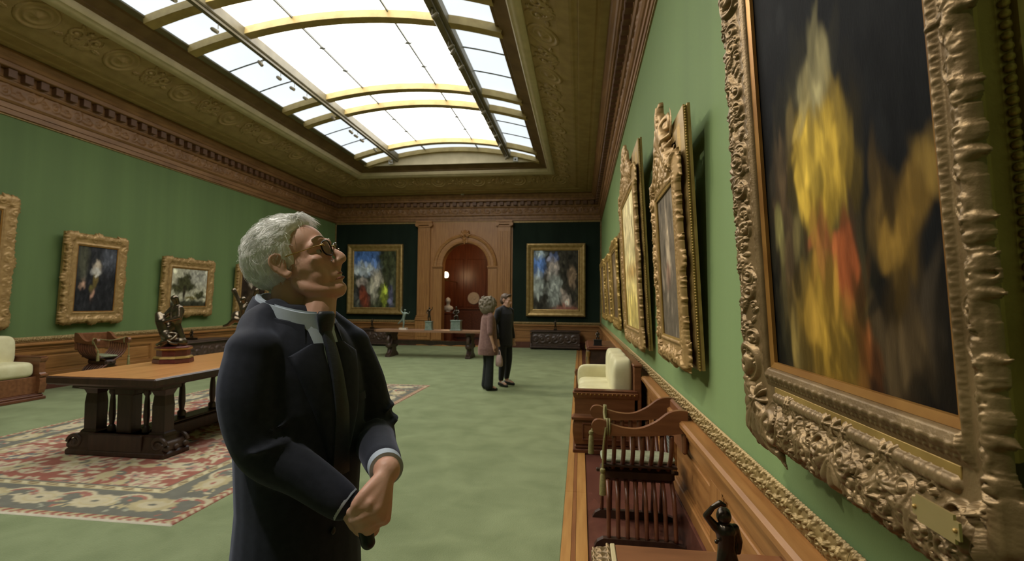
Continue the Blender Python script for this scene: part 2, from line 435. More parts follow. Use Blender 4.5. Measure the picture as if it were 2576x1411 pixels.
# ================================================================== relief tools (heights in metres on a 2D grid)
class Relief:
    def __init__(s, a0, a1, b0, b1, res):
        s.res = res
        s.a = np.arange(a0, a1+res*.5, res); s.b = np.arange(b0, b1+res*.5, res)
        s.A, s.B = np.meshgrid(s.a, s.b, indexing='ij')
        s.R = np.zeros_like(s.A); s.mask = np.zeros(s.A.shape, bool)
    def win(s, ca, cb, r):
        i0 = max(0, int((ca-r-s.a[0])/s.res)); i1 = min(len(s.a), int((ca+r-s.a[0])/s.res)+2)
        j0 = max(0, int((cb-r-s.b[0])/s.res)); j1 = min(len(s.b), int((cb+r-s.b[0])/s.res)+2)
        if i1 <= i0 or j1 <= j0: return None
        return (slice(i0, i1), slice(j0, j1))
    def put(s, w, h, grow):
        s.R[w] = np.maximum(s.R[w], h)
        if grow: s.mask[w] |= h > .12*max(1e-6, h.max())
    def leaf(s, ca, cb, ang, L, W, h, lobes=4, bend=0.0, grow=True):
        w = s.win(ca+math.cos(ang)*L/2, cb+math.sin(ang)*L/2, L*.75+W)
        if w is None: return
        x = s.A[w]-ca; y = s.B[w]-cb
        t = (x*math.cos(ang)+y*math.sin(ang))/L; u = -x*math.sin(ang)+y*math.cos(ang)
        u = u-bend*L*t*t
        tt = np.clip(t, 0, 1)
        ww = W*np.sin(PI*np.clip(tt, 0.02, .98)**.75)**.7*(.70+.30*np.abs(np.cos(PI*lobes*tt)))
        q = np.clip(1-(u/np.maximum(ww, 1e-5))**2, 0, 1)
        hh = h*np.sqrt(q)*(.65+.35*np.cos(PI*(tt-.75)))*(1-.45*np.exp(-(u/(.16*W))**2))
        hh *= 1-.22*np.abs(np.sin(PI*lobes*(tt+np.abs(u)/W*.35)))
        hh[(t < 0) | (t > 1)] = 0
        s.put(w, hh, grow)
    def scroll(s, ca, cb, r, h, hand=1, ang=0.0, turns=1.6, grow=True):
        w = s.win(ca, cb, r*1.05)
        if w is None: return
        x = s.A[w]-ca; y = s.B[w]-cb
        rho = np.hypot(x, y)/r; th = (np.arctan2(y, x)*hand-ang) % (2*PI)
        p = 1/turns
        fr = (rho/p-th/(2*PI)) % 1.0
        rid = np.clip(1-((fr-.5)/.36)**2, 0, 1)**.6
        hh = h*rid*(.75+.25*(1-rho))
        c = np.clip(1-(rho/(.28))**2, 0, 1)
        hh = np.maximum(hh, h*1.15*np.sqrt(c))*np.clip((1.02-rho)/.16, 0, 1)
        hh[rho > 1] = 0
        s.put(w, hh, grow)
    def rosette(s, ca, cb, r, h, petals=6, grow=True):
        w = s.win(ca, cb, r*1.1)
        if w is None: return
        x = s.A[w]-ca; y = s.B[w]-cb
        rho = np.hypot(x, y)/r; th = np.arctan2(y, x)
        edge = .78+.22*np.cos(petals*th)
        q = np.clip(1-(rho/edge)**2, 0, 1)
        hh = h*q**.5*(.55+.45*np.abs(np.cos(petals*th/2)))
        hh = np.maximum(hh, h*1.2*np.sqrt(np.clip(1-(rho/.3)**2, 0, 1)))
        s.put(w, hh, grow)
    def bead(s, ca, cb, r, h, grow=False):
        w = s.win(ca, cb, r*1.1)
        if w is None: return
        rho = np.hypot(s.A[w]-ca, s.B[w]-cb)/r
        s.put(w, h*np.sqrt(np.clip(1-rho**2, 0, 1)), grow)
    def shell(s, ca, cb, r, h, ang=0.0, ribs=9, spread=1.25, grow=True):
        w = s.win(ca, cb, r*1.1)
        if w is None: return
        x = s.A[w]-ca; y = s.B[w]-cb
        rho = np.hypot(x, y)/r; th = np.arctan2(y, x)-ang
        th = (th+PI) % (2*PI)-PI
        edge = .86+.14*np.abs(np.cos(ribs*th/spread*PI/4))
        ok = (np.abs(th) < spread) & (rho < edge)
        hh = h*(.35+.65*rho)*(.6+.4*np.abs(np.cos(ribs*th/spread*PI/4)))*np.sqrt(np.clip(1-(rho/edge)**6, 0, 1))
        hh[~ok] = 0
        s.put(w, hh, grow)
    def strap(s, pts, wd, h, grow=True):
        """raised band along a polyline"""
        P = smooth_path([(p[0], p[1], 0) for p in pts], 10)
        for p in P: s.bead(p.x, p.y, wd, h, grow)
    def foliage(s, a0, a1, b0, b1, n, L, h, rng, grow=False):
        for _ in range(n):
            a = rng.uniform(a0, a1); b = rng.uniform(b0, b1); t = rng.random()
            if t < .55: s.leaf(a, b, rng.uniform(0, 2*PI), L*rng.uniform(.7, 1.4), L*rng.uniform(.2, .34), h*rng.uniform(.6, 1.1), 3, rng.uniform(-.4, .4), grow)
            elif t < .85: s.scroll(a, b, L*rng.uniform(.35, .6), h*rng.uniform(.7, 1.1), rng.choice((-1, 1)), rng.uniform(0, 6.3), rng.uniform(1.2, 1.9), grow)
            else: s.rosette(a, b, L*rng.uniform(.2, .34), h*rng.uniform(.8, 1.2), rng.choice((5, 6, 8)), grow)

def relief_mesh(name, rl, N, mat, P, skirt=None, smooth=True, round_=0.0, edge_keep=None):
    """N: heights (n axis) on the grid, masked by rl.mask; P(a,b,n)->xyz arrays; skirt: n the border drops to"""
    if round_ and skirt is not None:                 # roll the outer edge over toward the skirt
        steps = max(2, int(round_/rl.res)); cur = rl.mask.copy(); d = np.zeros(rl.mask.shape)
        for k in range(steps):
            e = np.zeros_like(cur)
            e[1:-1, 1:-1] = cur[1:-1, 1:-1] & cur[:-2, 1:-1] & cur[2:, 1:-1] & cur[1:-1, :-2] & cur[1:-1, 2:]
            d += e; cur = e
        if edge_keep is not None: d = np.where(edge_keep, steps, d)
        t = np.clip((d+.3)/steps, 0, 1)
        N = skirt+(N-skirt)*np.sqrt(1-(1-t)**2)
    idx = -np.ones(rl.A.shape, int); m = rl.mask
    idx[m] = np.arange(m.sum())
    V = np.stack(P(rl.A[m], rl.B[m], N[m]), 1)
    q = m[:-1, :-1] & m[1:, :-1] & m[1:, 1:] & m[:-1, 1:]
    Q = np.stack([idx[:-1, :-1][q], idx[1:, :-1][q], idx[1:, 1:][q], idx[:-1, 1:][q]], 1)
    if skirt is not None and len(Q):
        E = np.concatenate([Q[:, [0, 1]], Q[:, [1, 2]], Q[:, [2, 3]], Q[:, [3, 0]]])
        key = E[:, 0].astype(np.int64)*len(V)+E[:, 1]; rev = E[:, 1].astype(np.int64)*len(V)+E[:, 0]
        be = E[~np.isin(key, rev)]
        sk = np.stack(P(rl.A[m], rl.B[m], np.full(m.sum(), skirt)), 1)
        used = np.unique(be); mp = -np.ones(len(V), int); mp[used] = np.arange(len(used))+len(V)
        V = np.concatenate([V, sk[used]])
        Q = np.concatenate([Q, np.stack([be[:, 1], be[:, 0], mp[be[:, 0]], mp[be[:, 1]]], 1)])
    return np_mesh(name, V, Q, mat, smooth)

# ================================================================== floor
fl = MB().box(XL-.25, XR+.25, YF-.2, YB+.02, -.12, -.012)
floor = tag(fl.build('floor', M['marble']), 'polished red marble floor showing along the right wall', None, None, 'structure')
CE = -.12                                        # carpet edge, right
cp = MB().box(XL+.02, CE, YF+.02, YB-.02, -.011, 0.0, .003)
carpet = tag(cp.build('carpet', M['carpet']), 'wall to wall mottled sage green carpet', 'carpet')
border = struct('trim_1', 'honey oak parquet border strip along the green carpet')
y = YF
k = 0
while y < YB-.1:
    L_ = min(2.4, YB-.05-y)
    for (xa, xb, mm, nm) in ((CE, CE+.066, 'strip_light', 'plank'), (CE+.066, CE+.096, 'strip_dark', 'inlay'), (CE+.096, CE+.175, 'strip_light', 'plank')):
        MB().box(xa+.0008, xb-.0008, y+.0008, y+L_-.0008, -.011, .001, .0012).build(nm, M[mm], border)
    y += L_; k += 1

# ================================================================== walls
def wall(name, box_, label, m='fabric'):
    return tag(MB().box(*box_).build(name, M[m]), label, None, None, 'structure')
wsL = struct('trim_3', 'oak panelled wainscot with gilt moulding along the left wall')
wsR = struct('trim_4', 'oak panelled wainscot with gilt moulding along the right wall')
wsB = struct('trim_5', 'oak panelled wainscot of the dark end wall')
wall_left = wall('wall_left', (XL-.25, XL, YF, YB+.25, -.1, 5.6), 'green fabric wall on the left with hung paintings')
wall_right = wall('wall_right', (XR, XR+.25, YF, YB+.25, -.1, 5.6), 'green fabric wall on the right with hung paintings')
wall_front = wall('wall_front', (XL-.25, XR+.25, YF-.25, YF, -.1, 5.6), 'green fabric end wall behind the viewer')
PX0, PX1 = -6.02, -2.45                          # oak door surround
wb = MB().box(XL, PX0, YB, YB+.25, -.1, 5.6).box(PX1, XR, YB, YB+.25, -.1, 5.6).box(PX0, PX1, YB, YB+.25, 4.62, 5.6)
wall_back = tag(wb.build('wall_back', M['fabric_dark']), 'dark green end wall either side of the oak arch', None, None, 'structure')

# ------------------------------------------------------------------ wainscot
Z_GILT0, Z_GILT1 = .83, .93
def rail_profile_y(x, s, y0, y1, prof):
    """prof: (d,z) closed polygon, d away from the wall, swept along y"""
    n = len(prof)
    vs = [(x+s*d, y0, z) for d, z in prof]+[(x+s*d, y1, z) for d, z in prof]
    fs = [tuple(range(n)), tuple(range(n, 2*n))[::-1]]+[(k, n+k, n+(k+1) % n, (k+1) % n) for k in range(n)]
    if s < 0: fs = [f[::-1] for f in fs]
    return vs, fs
CHAIR_RAIL = [(0, .70), (.045, .70), (.045, .715), (.06, .73), (.06, .755), (.085, .785), (.10, .79), (.10, .815), (.085, .828), (0, .828)]

# carved gilt moulding module, one copy after another along the wall tops
MODL = .36
rl = Relief(0, MODL, 0, .098, .0045)
rl.mask[:] = True
rng = random.Random(3)
rl = Relief(0, MODL, 0, .098, .0032); rl.mask[:] = True
for q in range(4):
    u0 = q*.09; e = 1 if q % 2 else -1; vm = .048
    rl.scroll(u0+.026, vm+e*.012, .021, .012, e, 1.0, 1.5)
    rl.leaf(u0+.040, vm, .5*e, .046, .013, .012, 3, .3*e)
    rl.leaf(u0+.046, vm-e*.016, -.9*e, .034, .010, .011, 3, -.3*e)
    rl.rosette(u0+.072, vm-e*.006, .014, .014, 6)
    rl.leaf(u0+.078, vm+e*.006, 2.2*e, .034, .009, .011, 3)
    rl.leaf(u0+.012, vm+e*.032, .2*e, .032, .008, .010, 3); rl.leaf(u0+.080, vm+e*.034, PI-.2*e, .030, .008, .010, 3)
    rl.leaf(u0+.010, vm-e*.030, -.3*e, .030, .008, .010, 3); rl.scroll(u0+.066, vm+e*.028, .012, .010, -e, 0, 1.3)
for q in range(18):
    rl.bead(.01+q*.02, .006, .0085, .007); rl.bead(.01+q*.02, .092, .008, .006)
base_n = .006+.016*np.sin(np.clip(rl.B/.098, 0, 1)*PI)
N_ = base_n+rl.R*1.35
gilt_y = relief_mesh('gilt_moulding', rl, N_, M['gilt_trim'], lambda a, b, n: (n, a, b))
gilt_x = relief_mesh('gilt_moulding_x', rl, N_, M['gilt_trim'], lambda a, b, n: (a, -n, b))

def wainscot_y(xw, s, y0, y1, par, first):
    """panelling along a side wall; s=+1 faces +x"""
    X = lambda d: (min(xw, xw+s*d), max(xw, xw+s*d))
    g = struct('baseboard_left' if s > 0 else 'baseboard_right', 'red marble baseboard of the %s wall' % ('left' if s > 0 else 'right'))
    y = y0; 
    while y < y1-.01:
        l = min(1.8, y1-y)
        MB().box(*X(.055), y+.001, y+l-.001, -.012, .215, .004).build('marble_block', M['marble'], g)
        y += l
    MB().box(*X(.012), y0, y1, .2, .84).build('wainscot_backing', M['oak_y'], par)
    MB().box(*X(.04), y0, y1, .215, .30, .006).build('bottom_rail', M['oak_y'], par)
    MB().box(*X(.035), y0, y1, .635, .71, .004).build('top_rail', M['oak_y'], par)
    v, f = rail_profile_y(xw, s, y0, y1, CHAIR_RAIL)
    put('chair_rail', mesh_from('chair_rail', v, f, M['oak_y']), par)
    pit = 1.34; st = .24
    y = first
    proto_p = proto_s = None
    while y < y1:
        if y > y0-.5:
            a, b = max(y0, y), min(y1, y+st)
            if b > a: MB().box(*X(.0345), a, b, .295, .64, .003).build('stile', M['oak_z'], par)
        pa, pb = y+st, y+pit
        if pa > y0 and pb < y1:
            fr = MB()
            for q, dd in enumerate((.030, .022)):                       # stepped panel moulding
                o_ = .012*q
                fr.box(*X(dd), pa+o_, pb-o_, .30+o_, .312+o_).box(*X(dd), pa+o_, pb-o_, .623-o_, .635-o_)
                fr.box(*X(dd), pa+o_, pa+.012+o_, .30+o_, .635-o_).box(*X(dd), pb-.012-o_, pb-o_, .30+o_, .635-o_)
            fr.build('panel_moulding', M['oak_y'], par)
            MB().box(*X(.020), pa+.06, pb-.06, .36, .575, .006).build('raised_panel', M['oak_y'], par)
        y += pit
    y = y0
    while y < y1-.01:
        o_ = put('gilt_moulding', gilt_y, par)
        if s > 0: o_.location = (xw, y, Z_GILT0)
        else:
            o_.location = (xw, y+MODL, Z_GILT0); o_.rotation_euler = (0, 0, PI)
        y += MODL
wainscot_y(XL, 1, YF, YB, wsL, 7.31-1.34*11)
wainscot_y(XR, -1, YF, YB, wsR, 2.72-1.34*7)

def wainscot_x(x0, x1, par, nm):
    g = struct(nm, 'red marble baseboard of the end wall')
    y0 = YB
    MB().box(x0, x1, y0-.055, y0, -.012, .215, .004).build('marble_block', M['marble'], g)
    MB().box(x0, x1, y0-.012, y0, .2, .84).build('wainscot_backing', M['oak_x'], par)
    MB().box(x0, x1, y0-.04, y0, .215, .30, .006).build('bottom_rail', M['oak_x'], par)
    MB().box(x0, x1, y0-.035, y0, .635, .71, .004).build('top_rail', M['oak_x'], par)
    n = len(CHAIR_RAIL)
    vs = [(x0, y0-d, z) for d, z in CHAIR_RAIL]+[(x1, y0-d, z) for d, z in CHAIR_RAIL]
    fs = [tuple(range(n))[::-1], tuple(range(n, 2*n))]+[(k, (k+1) % n, n+(k+1) % n, n+k) for k in range(n)]
    put('chair_rail', mesh_from('chair_rail', vs, fs, M['oak_x']), par)
    m = 3; pit = (x1-x0)/m; st = .22
    for q in range(m+1):
        a = x0+q*pit-st/2
        MB().box(max(x0, a), min(x1, a+st), y0-.0345, y0, .295, .64, .003).build('stile', M['oak_z'], par)
        if q < m:
            pa, pb = a+st, a+pit
            fr = MB()
            for w_, dd in enumerate((.030, .022)):
                o_ = .012*w_
                fr.box(pa+o_, pb-o_, y0-dd, y0, .30+o_, .312+o_).box(pa+o_, pb-o_, y0-dd, y0, .623-o_, .635-o_)
                fr.box(pa+o_, pa+.012+o_, y0-dd, y0, .30+o_, .635-o_).box(pb-.012-o_, pb-o_, y0-dd, y0, .30+o_, .635-o_)
            fr.build('panel_moulding', M['oak_x'], par)
            MB().box(pa+.06, pb-.06, y0-.02, y0, .36, .575, .006).build('raised_panel', M['oak_x'], par)
    x = x0
    while x < x1-.05:
        put('gilt_moulding', gilt_x, par, loc=(x, y0, Z_GILT0)); x += MODL
wainscot_x(XL, PX0, wsB, 'baseboard_back')
wainscot_x(PX1, XR, wsB, 'baseboard_end')
# gilt fillets round the dark green panels
for x0, x1 in ((XL, PX0), (PX1, XR)):
    MB().box(x0, x1, YB-.03, YB, 4.52, 4.58, .006).build('gilt_fillet', M['gilt_trim'], wsB)
MB().box(XL, XL+.05, YB-.03, YB, .93, 4.58, .006).build('gilt_fillet', M['gilt_trim'], wsB)
MB().box(XR-.05, XR, YB-.03, YB, .93, 4.58, .006).build('gilt_fillet', M['gilt_trim'], wsB)

# ------------------------------------------------------------------ cornice
cornice = struct('trim_2', 'carved walnut cornice with dentils running round the room')
PR = [(0, 4.585), (.035, 4.60), (.035, 4.675), (.055, 4.682), (.055, 4.765), (.075, 4.775), (.10, 4.805), (.10, 4.83), (.065, 4.84)]
v, f = sweep_rect(PR, XL, XR, YF, YB)
put('architrave', mesh_from('architrave', v, f, M['cornice']), cornice)
v, f = sweep_rect([(.065, 5.06), (.10, 5.07), (.12, 5.10), (.12, 5.125), (.13, 5.13), (.13, 5.27), (.25, 5.275), (.26, 5.285), (.26, 5.35), (.28, 5.36),
                   (.30, 5.40), (.34, 5.44), (.365, 5.48), (.365, 5.52), (.33, 5.535)], XL, XR, YF, YB)
put('corona', mesh_from('corona', v, f, M['cornice']), cornice)
# carved frieze: repeated relief modules
rl = Relief(0, 1.2, 0, .22, .016); rl.mask[:] = True
rng = random.Random(8)
for q in range(3):
    u0 = q*.4
    rl.scroll(u0+.12, .11, .085, .03, 1 if q % 2 else -1, 1.0, 1.7)
    rl.leaf(u0+.18, .10, .6 if q % 2 else -.6, .20, .05, .03, 4, .3)
    rl.leaf(u0+.22, .16, 2.6, .14, .04, .026, 3)
    rl.rosette(u0+.32, .11, .05, .03, 6)
    rl.leaf(u0+.30, .05, .3, .13, .035, .024, 3)
fz_y = relief_mesh('frieze_carving', rl, .062+rl.R, M['cornice'], lambda a, b, n: (n, a, b))
fz_x = relief_mesh('frieze_carving_x', rl, .062+rl.R, M['cornice'], lambda a, b, n: (a, -n, b))
y = YF
while y < YB-.05:
    put('frieze_carving', fz_y, cornice, loc=(XL, y, 4.84))
    put('frieze_carving', fz_y, cornice, loc=(XR, y+1.2, 4.84), rot=(0, 0, PI))
    y += 1.2
x = XL
while x < XR-.05:
    put('frieze_carving', fz_x, cornice, loc=(x, YB, 4.84)); x += 1.2
dt = MB().box(0, .10, -.068, .068, 5.135, 5.268, .006).mesh('dentil', M['cornice_dark'])
for q in range(int((YB-YF)/.25)):
    yy = YF+.2+q*.25
    if yy > 1.5:
        put('dentil', dt, cornice, loc=(XL+.125, yy, 0))
        put('dentil', dt, cornice, loc=(XR-.125, yy, 0), rot=(0, 0, PI))
for q in range(int((XR-XL)/.25)):
    put('dentil', dt, cornice, loc=(XL+.2+q*.25, YB-.125, 0), rot=(0, 0, -PI/2))
# gilt bead under the architrave
v, f = sweep_rect([(0, 4.56), (.02, 4.565), (.022, 4.58), (0, 4.59)], XL, XR, YF, YB)
put('gilt_bead', mesh_from('gilt_bead', v, f, M['gilt_trim']), cornice)

# ================================================================== ceiling cove
ceiling = struct('ceiling', 'olive gilt plaster ceiling with carved cove round the skylight')
v, f = sweep_rect([(.32, 5.53), (.47, 5.535), (.49, 5.55), (.52, 5.55), (.55, 5.535), (.78, 5.55), (.80, 5.575), (.84, 5.585), (.88, 5.575), (.92, 5.585),
                   (1.10, 5.650), (1.58, 5.885), (1.66, 5.900)], XL, XR, YF, YB)
put('cove', mesh_from('cove', v, f, M['ceiling']), ceiling)
v, f = sweep_rect([(1.585, 5.905), (1.595, 5.868), (1.63, 5.848), (1.69, 5.852), (1.74, 5.88), (1.77, 5.90), (1.80, 5.905), (1.82, 5.93), (1.84, 5.99), (1.84, 6.01)], XL, XR, YF, YB)
put('pale_moulding', mesh_from('pale_moulding', v, f, M['ceiling_pale'], True, 35), ceiling)
v, f = sweep_rect([(1.84, 6.005), (1.90, 6.03), (1.90, 6.05), (2.08, 6.13), (2.10, 6.18), (2.16, 6.19), (2.17, 6.30)], XL, XR, YF, YB)
put('skylight_jamb', mesh_from('skylight_jamb', v, f, M['ceil_red']), ceiling)
MB().box(XL-.25, XR+.25, YF-.25, YB+.25, 7.2, 7.3).build('roof_slab', M['ceil_red'], ceiling)   # keeps the loft dark

# rosettes and acanthus on the sloping cove
rl = Relief(-.30, .30, -.30, .30, .0125)
rho = np.hypot(rl.A, rl.B)
rl.mask = rho < .29
h = .024*np.exp(-((rho-.25)/.03)**2)+.020*np.exp(-((rho-.16)/.028)**2)+.036*np.exp(-(rho/.06)**2)
h += .012*np.clip(1-rho/.15, 0, 1)*np.abs(np.cos(4*np.arctan2(rl.B, rl.A)))
ros_me = relief_mesh('rosette', rl, h, M['ceiling'], lambda a, b, n: (a, b, n), skirt=-.02)
rl = Relief(-.38, .38, -.30, .30, .0125)
for sg in (-1, 1):
    rl.scroll(sg*.17, .05, .13, .030, sg, 1.2, 1.4)
    rl.leaf(sg*.05, -.22, PI/2-sg*.9, .32, .07, .034, 4, sg*.3)
    rl.leaf(sg*.12, .12, PI/2-sg*.3, .18, .05, .03, 3, -sg*.3)
    rl.leaf(sg*.22, -.10, PI/2-sg*1.7, .18, .05, .03, 3)
rl.leaf(0, -.25, PI/2, .42, .09, .04, 5); rl.rosette(0, .16, .08, .04, 8)
aca_me = relief_mesh('acanthus', rl, rl.R, M['ceiling'], lambda a, b, n: (a, b, n), skirt=-.02)
sl = math.atan2(5.885-5.650, 1.58-1.10)
def cove_place(me, nm, side, t):
    d, z = 1.33, 5.765
    if side == 'L': loc = (XL+d, t, z); rot = Matrix.Rotation(0, 3, 'Z')
    if side == 'R': loc = (XR-d, t, z)
    if side == 'B': loc = (t, YB-d, z)
    # local b axis climbs the slope toward the room centre, n points down into the room
    inw = {'L': Vector((1, 0, 0)), 'R': Vector((-1, 0, 0)), 'B': Vector((0, -1, 0))}[side]
    b = (inw*math.cos(sl)+Vector((0, 0, 1))*math.sin(sl)).normalized()
    n = (inw*math.sin(sl)-Vector((0, 0, 1))*math.cos(sl)).normalized()
    a = b.cross(n)
    o = put(nm, me, ceiling)
    o.matrix_local = Matrix(((a.x, b.x, n.x, loc[0]), (a.y, b.y, n.y, loc[1]), (a.z, b.z, n.z, loc[2]), (0, 0, 0, 1)))
for q in range(-2, 9):
    yy = 6.33+1.4*q
    if 2.0 < yy < 17:
        for sd in 'LR':
            cove_place(ros_me, 'rosette', sd, yy)
            if yy+.7 < 16.9: cove_place(aca_me, 'acanthus', sd, yy+.7)
for q in range(6):
    cove_place(ros_me, 'rosette', 'B', -7.7+1.4*q)
    if q < 5: cove_place(aca_me, 'acanthus', 'B', -7.0+1.4*q)

# ================================================================== skylight
sky = struct('window_1', 'arched skylight of back-lit glass with gilt ribs')
SX0, SX1 = -7.10, -1.28
SC = (SX0+SX1)/2; HW = (SX1-SX0)/2; RISE = .45; RR = (HW*HW+RISE*RISE)/(2*RISE)
def arc(x): return 6.65-(RR-math.sqrt(RR*RR-(x-SC)**2))
SY1, SY0 = 16.02, -.50
ribs = [16.02, 15.10, 12.15, 11.20, 8.25, 7.30, 4.35, 3.40, .45, -.50]
BX = (SC-1.85, SC+1.85); MXs = (SC-.88, SC+.88)
cols = [SX0, BX[0], MXs[0], MXs[1], BX[1], SX1]
ar_n = 25
def arch_solid(w, top, bot):
    vs = []; fs = []
    xs = np.linspace(SX0, SX1, ar_n)
    for x in xs:
        nx = (x-SC)/RR; nz = math.sqrt(1-nx*nx)
        for yy, dd in ((-w/2, bot), (w/2, bot), (w/2*.8, top), (-w/2*.8, top)):
            vs.append((x+nx*dd, yy, arc(x)+nz*dd))
    for i in range(ar_n-1):
        for k in range(4):
            k2 = (k+1) % 4
            fs.append((i*4+k, (i+1)*4+k, (i+1)*4+k2, i*4+k2))
    return vs, fs
v, f = arch_solid(.20, .02, -.14)
rib_me = mesh_from('rib', v, f, M['rib'], True, 35)
for yy in ribs: put('rib', rib_me, sky, loc=(0, yy, 0))
for bx in BX:
    z = arc(bx)
    hwb = .075 if bx < SC else .115
    bm_ = MB().box(bx-hwb, bx+hwb, SY0, SY1, z-.19, z+.02, .02).box(bx-.04, bx+.04, SY0, SY1, z-.24, z-.19)
    bm_.build('beam', M['rib_dark'], sky)
for mx in MXs:
    MB().box(mx-.014, mx+.014, SY0, SY1, arc(mx)-.035, arc(mx)+.01).build('muntin', M['muntin'], sky)
pane_cache = {}
def pane(x0, x1, y0, y1, side, curved):
    key = (round(x0, 3), round(y1-y0, 3))
    if key not in pane_cache:
        xs = np.linspace(x0, x1, 5)
        vs = [(x, yy, arc(x)+.004+dz) for dz in (0, .012) for x in xs for yy in (.006, y1-y0-.006)]
        fs = []
        for k in range(4):
            fs.append((2*k, 2*k+1, 2*k+3, 2*k+2))
            fs.append((10+2*k, 10+2*k+2, 10+2*k+3, 10+2*k+1))
        fs += [(0, 2, 12, 10), (2, 4, 14, 12), (4, 6, 16, 14), (6, 8, 18, 16), (1, 11, 13, 3), (3, 13, 15, 5), (5, 15, 17, 7), (7, 17, 19, 9), (0, 10, 11, 1), (8, 9, 19, 18)]
        pane_cache[key] = mesh_from('pane', vs, fs, M['pane_s'] if side else M['pane_c'])
    put('pane', pane_cache[key], sky, loc=(0, y0, 0))
star = MB()
for a in range(4):
    an = a*PI/4; l = .13 if a % 2 == 0 else .06
    star.tube([(-math.cos(an)*l, -math.sin(an)*l, 0), (0, 0, -.012), (math.cos(an)*l, math.sin(an)*l, 0)], [.003, .016, .003], 6)
star_me = star.mesh('star_boss', M['muntin'])
sm_me = {}
for i in range(len(ribs)-1):
    y1, y0 = ribs[i], ribs[i+1]
    n = 3 if y1-y0 > 2 else 1
    ys = np.linspace(y0, y1, n+1)
    for j in range(n):
        for c in range(5):
            pane(cols[c], cols[c+1], ys[j], ys[j+1], c in (0, 4) or i == 0, True)
        if j:
            for c in (0, 4):
                xa, xb = cols[c], cols[c+1]
                if c not in sm_me:
                    sm_me[c] = MB().tube([(x, 0, arc(x)-.012) for x in np.linspace(xa, xb, 7)], .014, 6).mesh('muntin', M['muntin'])
                put('muntin', sm_me[c], sky, loc=(0, ys[j], 0))
            for mx in MXs: put('star_boss', star_me, sky, loc=(mx, ys[j], arc(mx)-.03))
# lunette closing the vault at the far end, plus the near one
for yy, nm in ((SY1+.03, 'lunette'), (SY0-.03, 'lunette')):
    xs = np.linspace(SX0-.1, SX1+.1, 31)
    vs = []; fs = []
    for x in xs:
        zz = arc(min(max(x, SX0), SX1))
        vs += [(x, yy-.03, 6.12), (x, yy-.03, zz+.03), (x, yy+.03, 6.12), (x, yy+.03, zz+.03)]
    for k in range(30):
        a = 4*k
        fs += [(a, a+4, a+5, a+1), (a+2, a+3, a+7, a+6), (a+1, a+5, a+7, a+3), (a, a+2, a+6, a+4)]
    put(nm, mesh_from(nm, vs, fs, M['ceiling_pale']), sky)
# timber shelf between the jamb and the glass, long sides
for xa, xb in ((SX0-.12, SX0+.05), (SX1-.05, SX1+.12)):
    MB().box(xa, xb, SY0, SY1, 6.17, 6.215, .01).build('edge_beam', M['rib_dark'], sky)

# track spotlights hanging from the beams
can = MB().lathe([(.002, .0), (.030, .0), (.034, .01), (.034, .10), (.022, .125), (.002, .13)], 14)
can_me = can.mesh('lamp_head', M['rib_dark'], True)
stem_me = MB().lathe([(.006, 0), (.006, .10)], 8).box(-.02, .02, -.03, .03, .10, .115).mesh('stem', M['rib_dark'])
q = 0
for bi, bx in enumerate(BX):
    for yy in (5.2, 6.1, 7.6, 8.8, 9.4, 10.4, 11.7, 12.7, 13.4, 14.3, 15.5):
        t = thing('track_spotlight', 'small bronze track spotlight hanging from the %s skylight beam' % ('left' if bi == 0 else 'right'), 'spotlight',
                  (bx+(.0 if bi == 0 else -.0), yy, arc(bx)-.40), group='track spotlights on the %s skylight beam' % ('left' if bi == 0 else 'right'))
        put('stem', stem_me, t, loc=(0, 0, .06))
        rx = -.7 if (q % 2) else -.3
        put('lamp_head', can_me, t, loc=(0, 0, 0), rot=(.3*math.sin(q), (-.9 if bi == 0 else .9)+.2*math.cos(q*2), 0))
        q += 1

# ================================================================== oak arched doorway
door = struct('door_1', 'carved oak arched doorway with pilasters')
AX, AR, AZ = -4.205, .86, 2.94
DEP = .34
vs = []; fs = []
xs = [PX0, AX-AR]+[AX-AR*math.cos(a) for a in np.linspace(0, PI, 33)][1:-1]+[AX+AR, PX1]
def azf(x):
    return AZ+math.sqrt(max(0, AR*AR-(x-AX)**2))
for x in xs:
    z = azf(x)
    for yy in (YB-.02, YB+DEP):
        vs += [(x, yy, z), (x, yy, 4.62)]
for k in range(1, len(xs)-2):
    a = 4*k; b = a+4
    fs += [(a, b, b+1, a+1), (a+2, a+3, b+3, b+2), (a, a+2, b+2, b)]
sp = MB().add(vs, fs)
sp.box(PX0, AX-AR, YB-.02, YB+DEP, 0, 4.62).box(AX+AR, PX1, YB-.02, YB+DEP, 0, 4.62)
sp.build('surround', M['oak_door_z'], door)
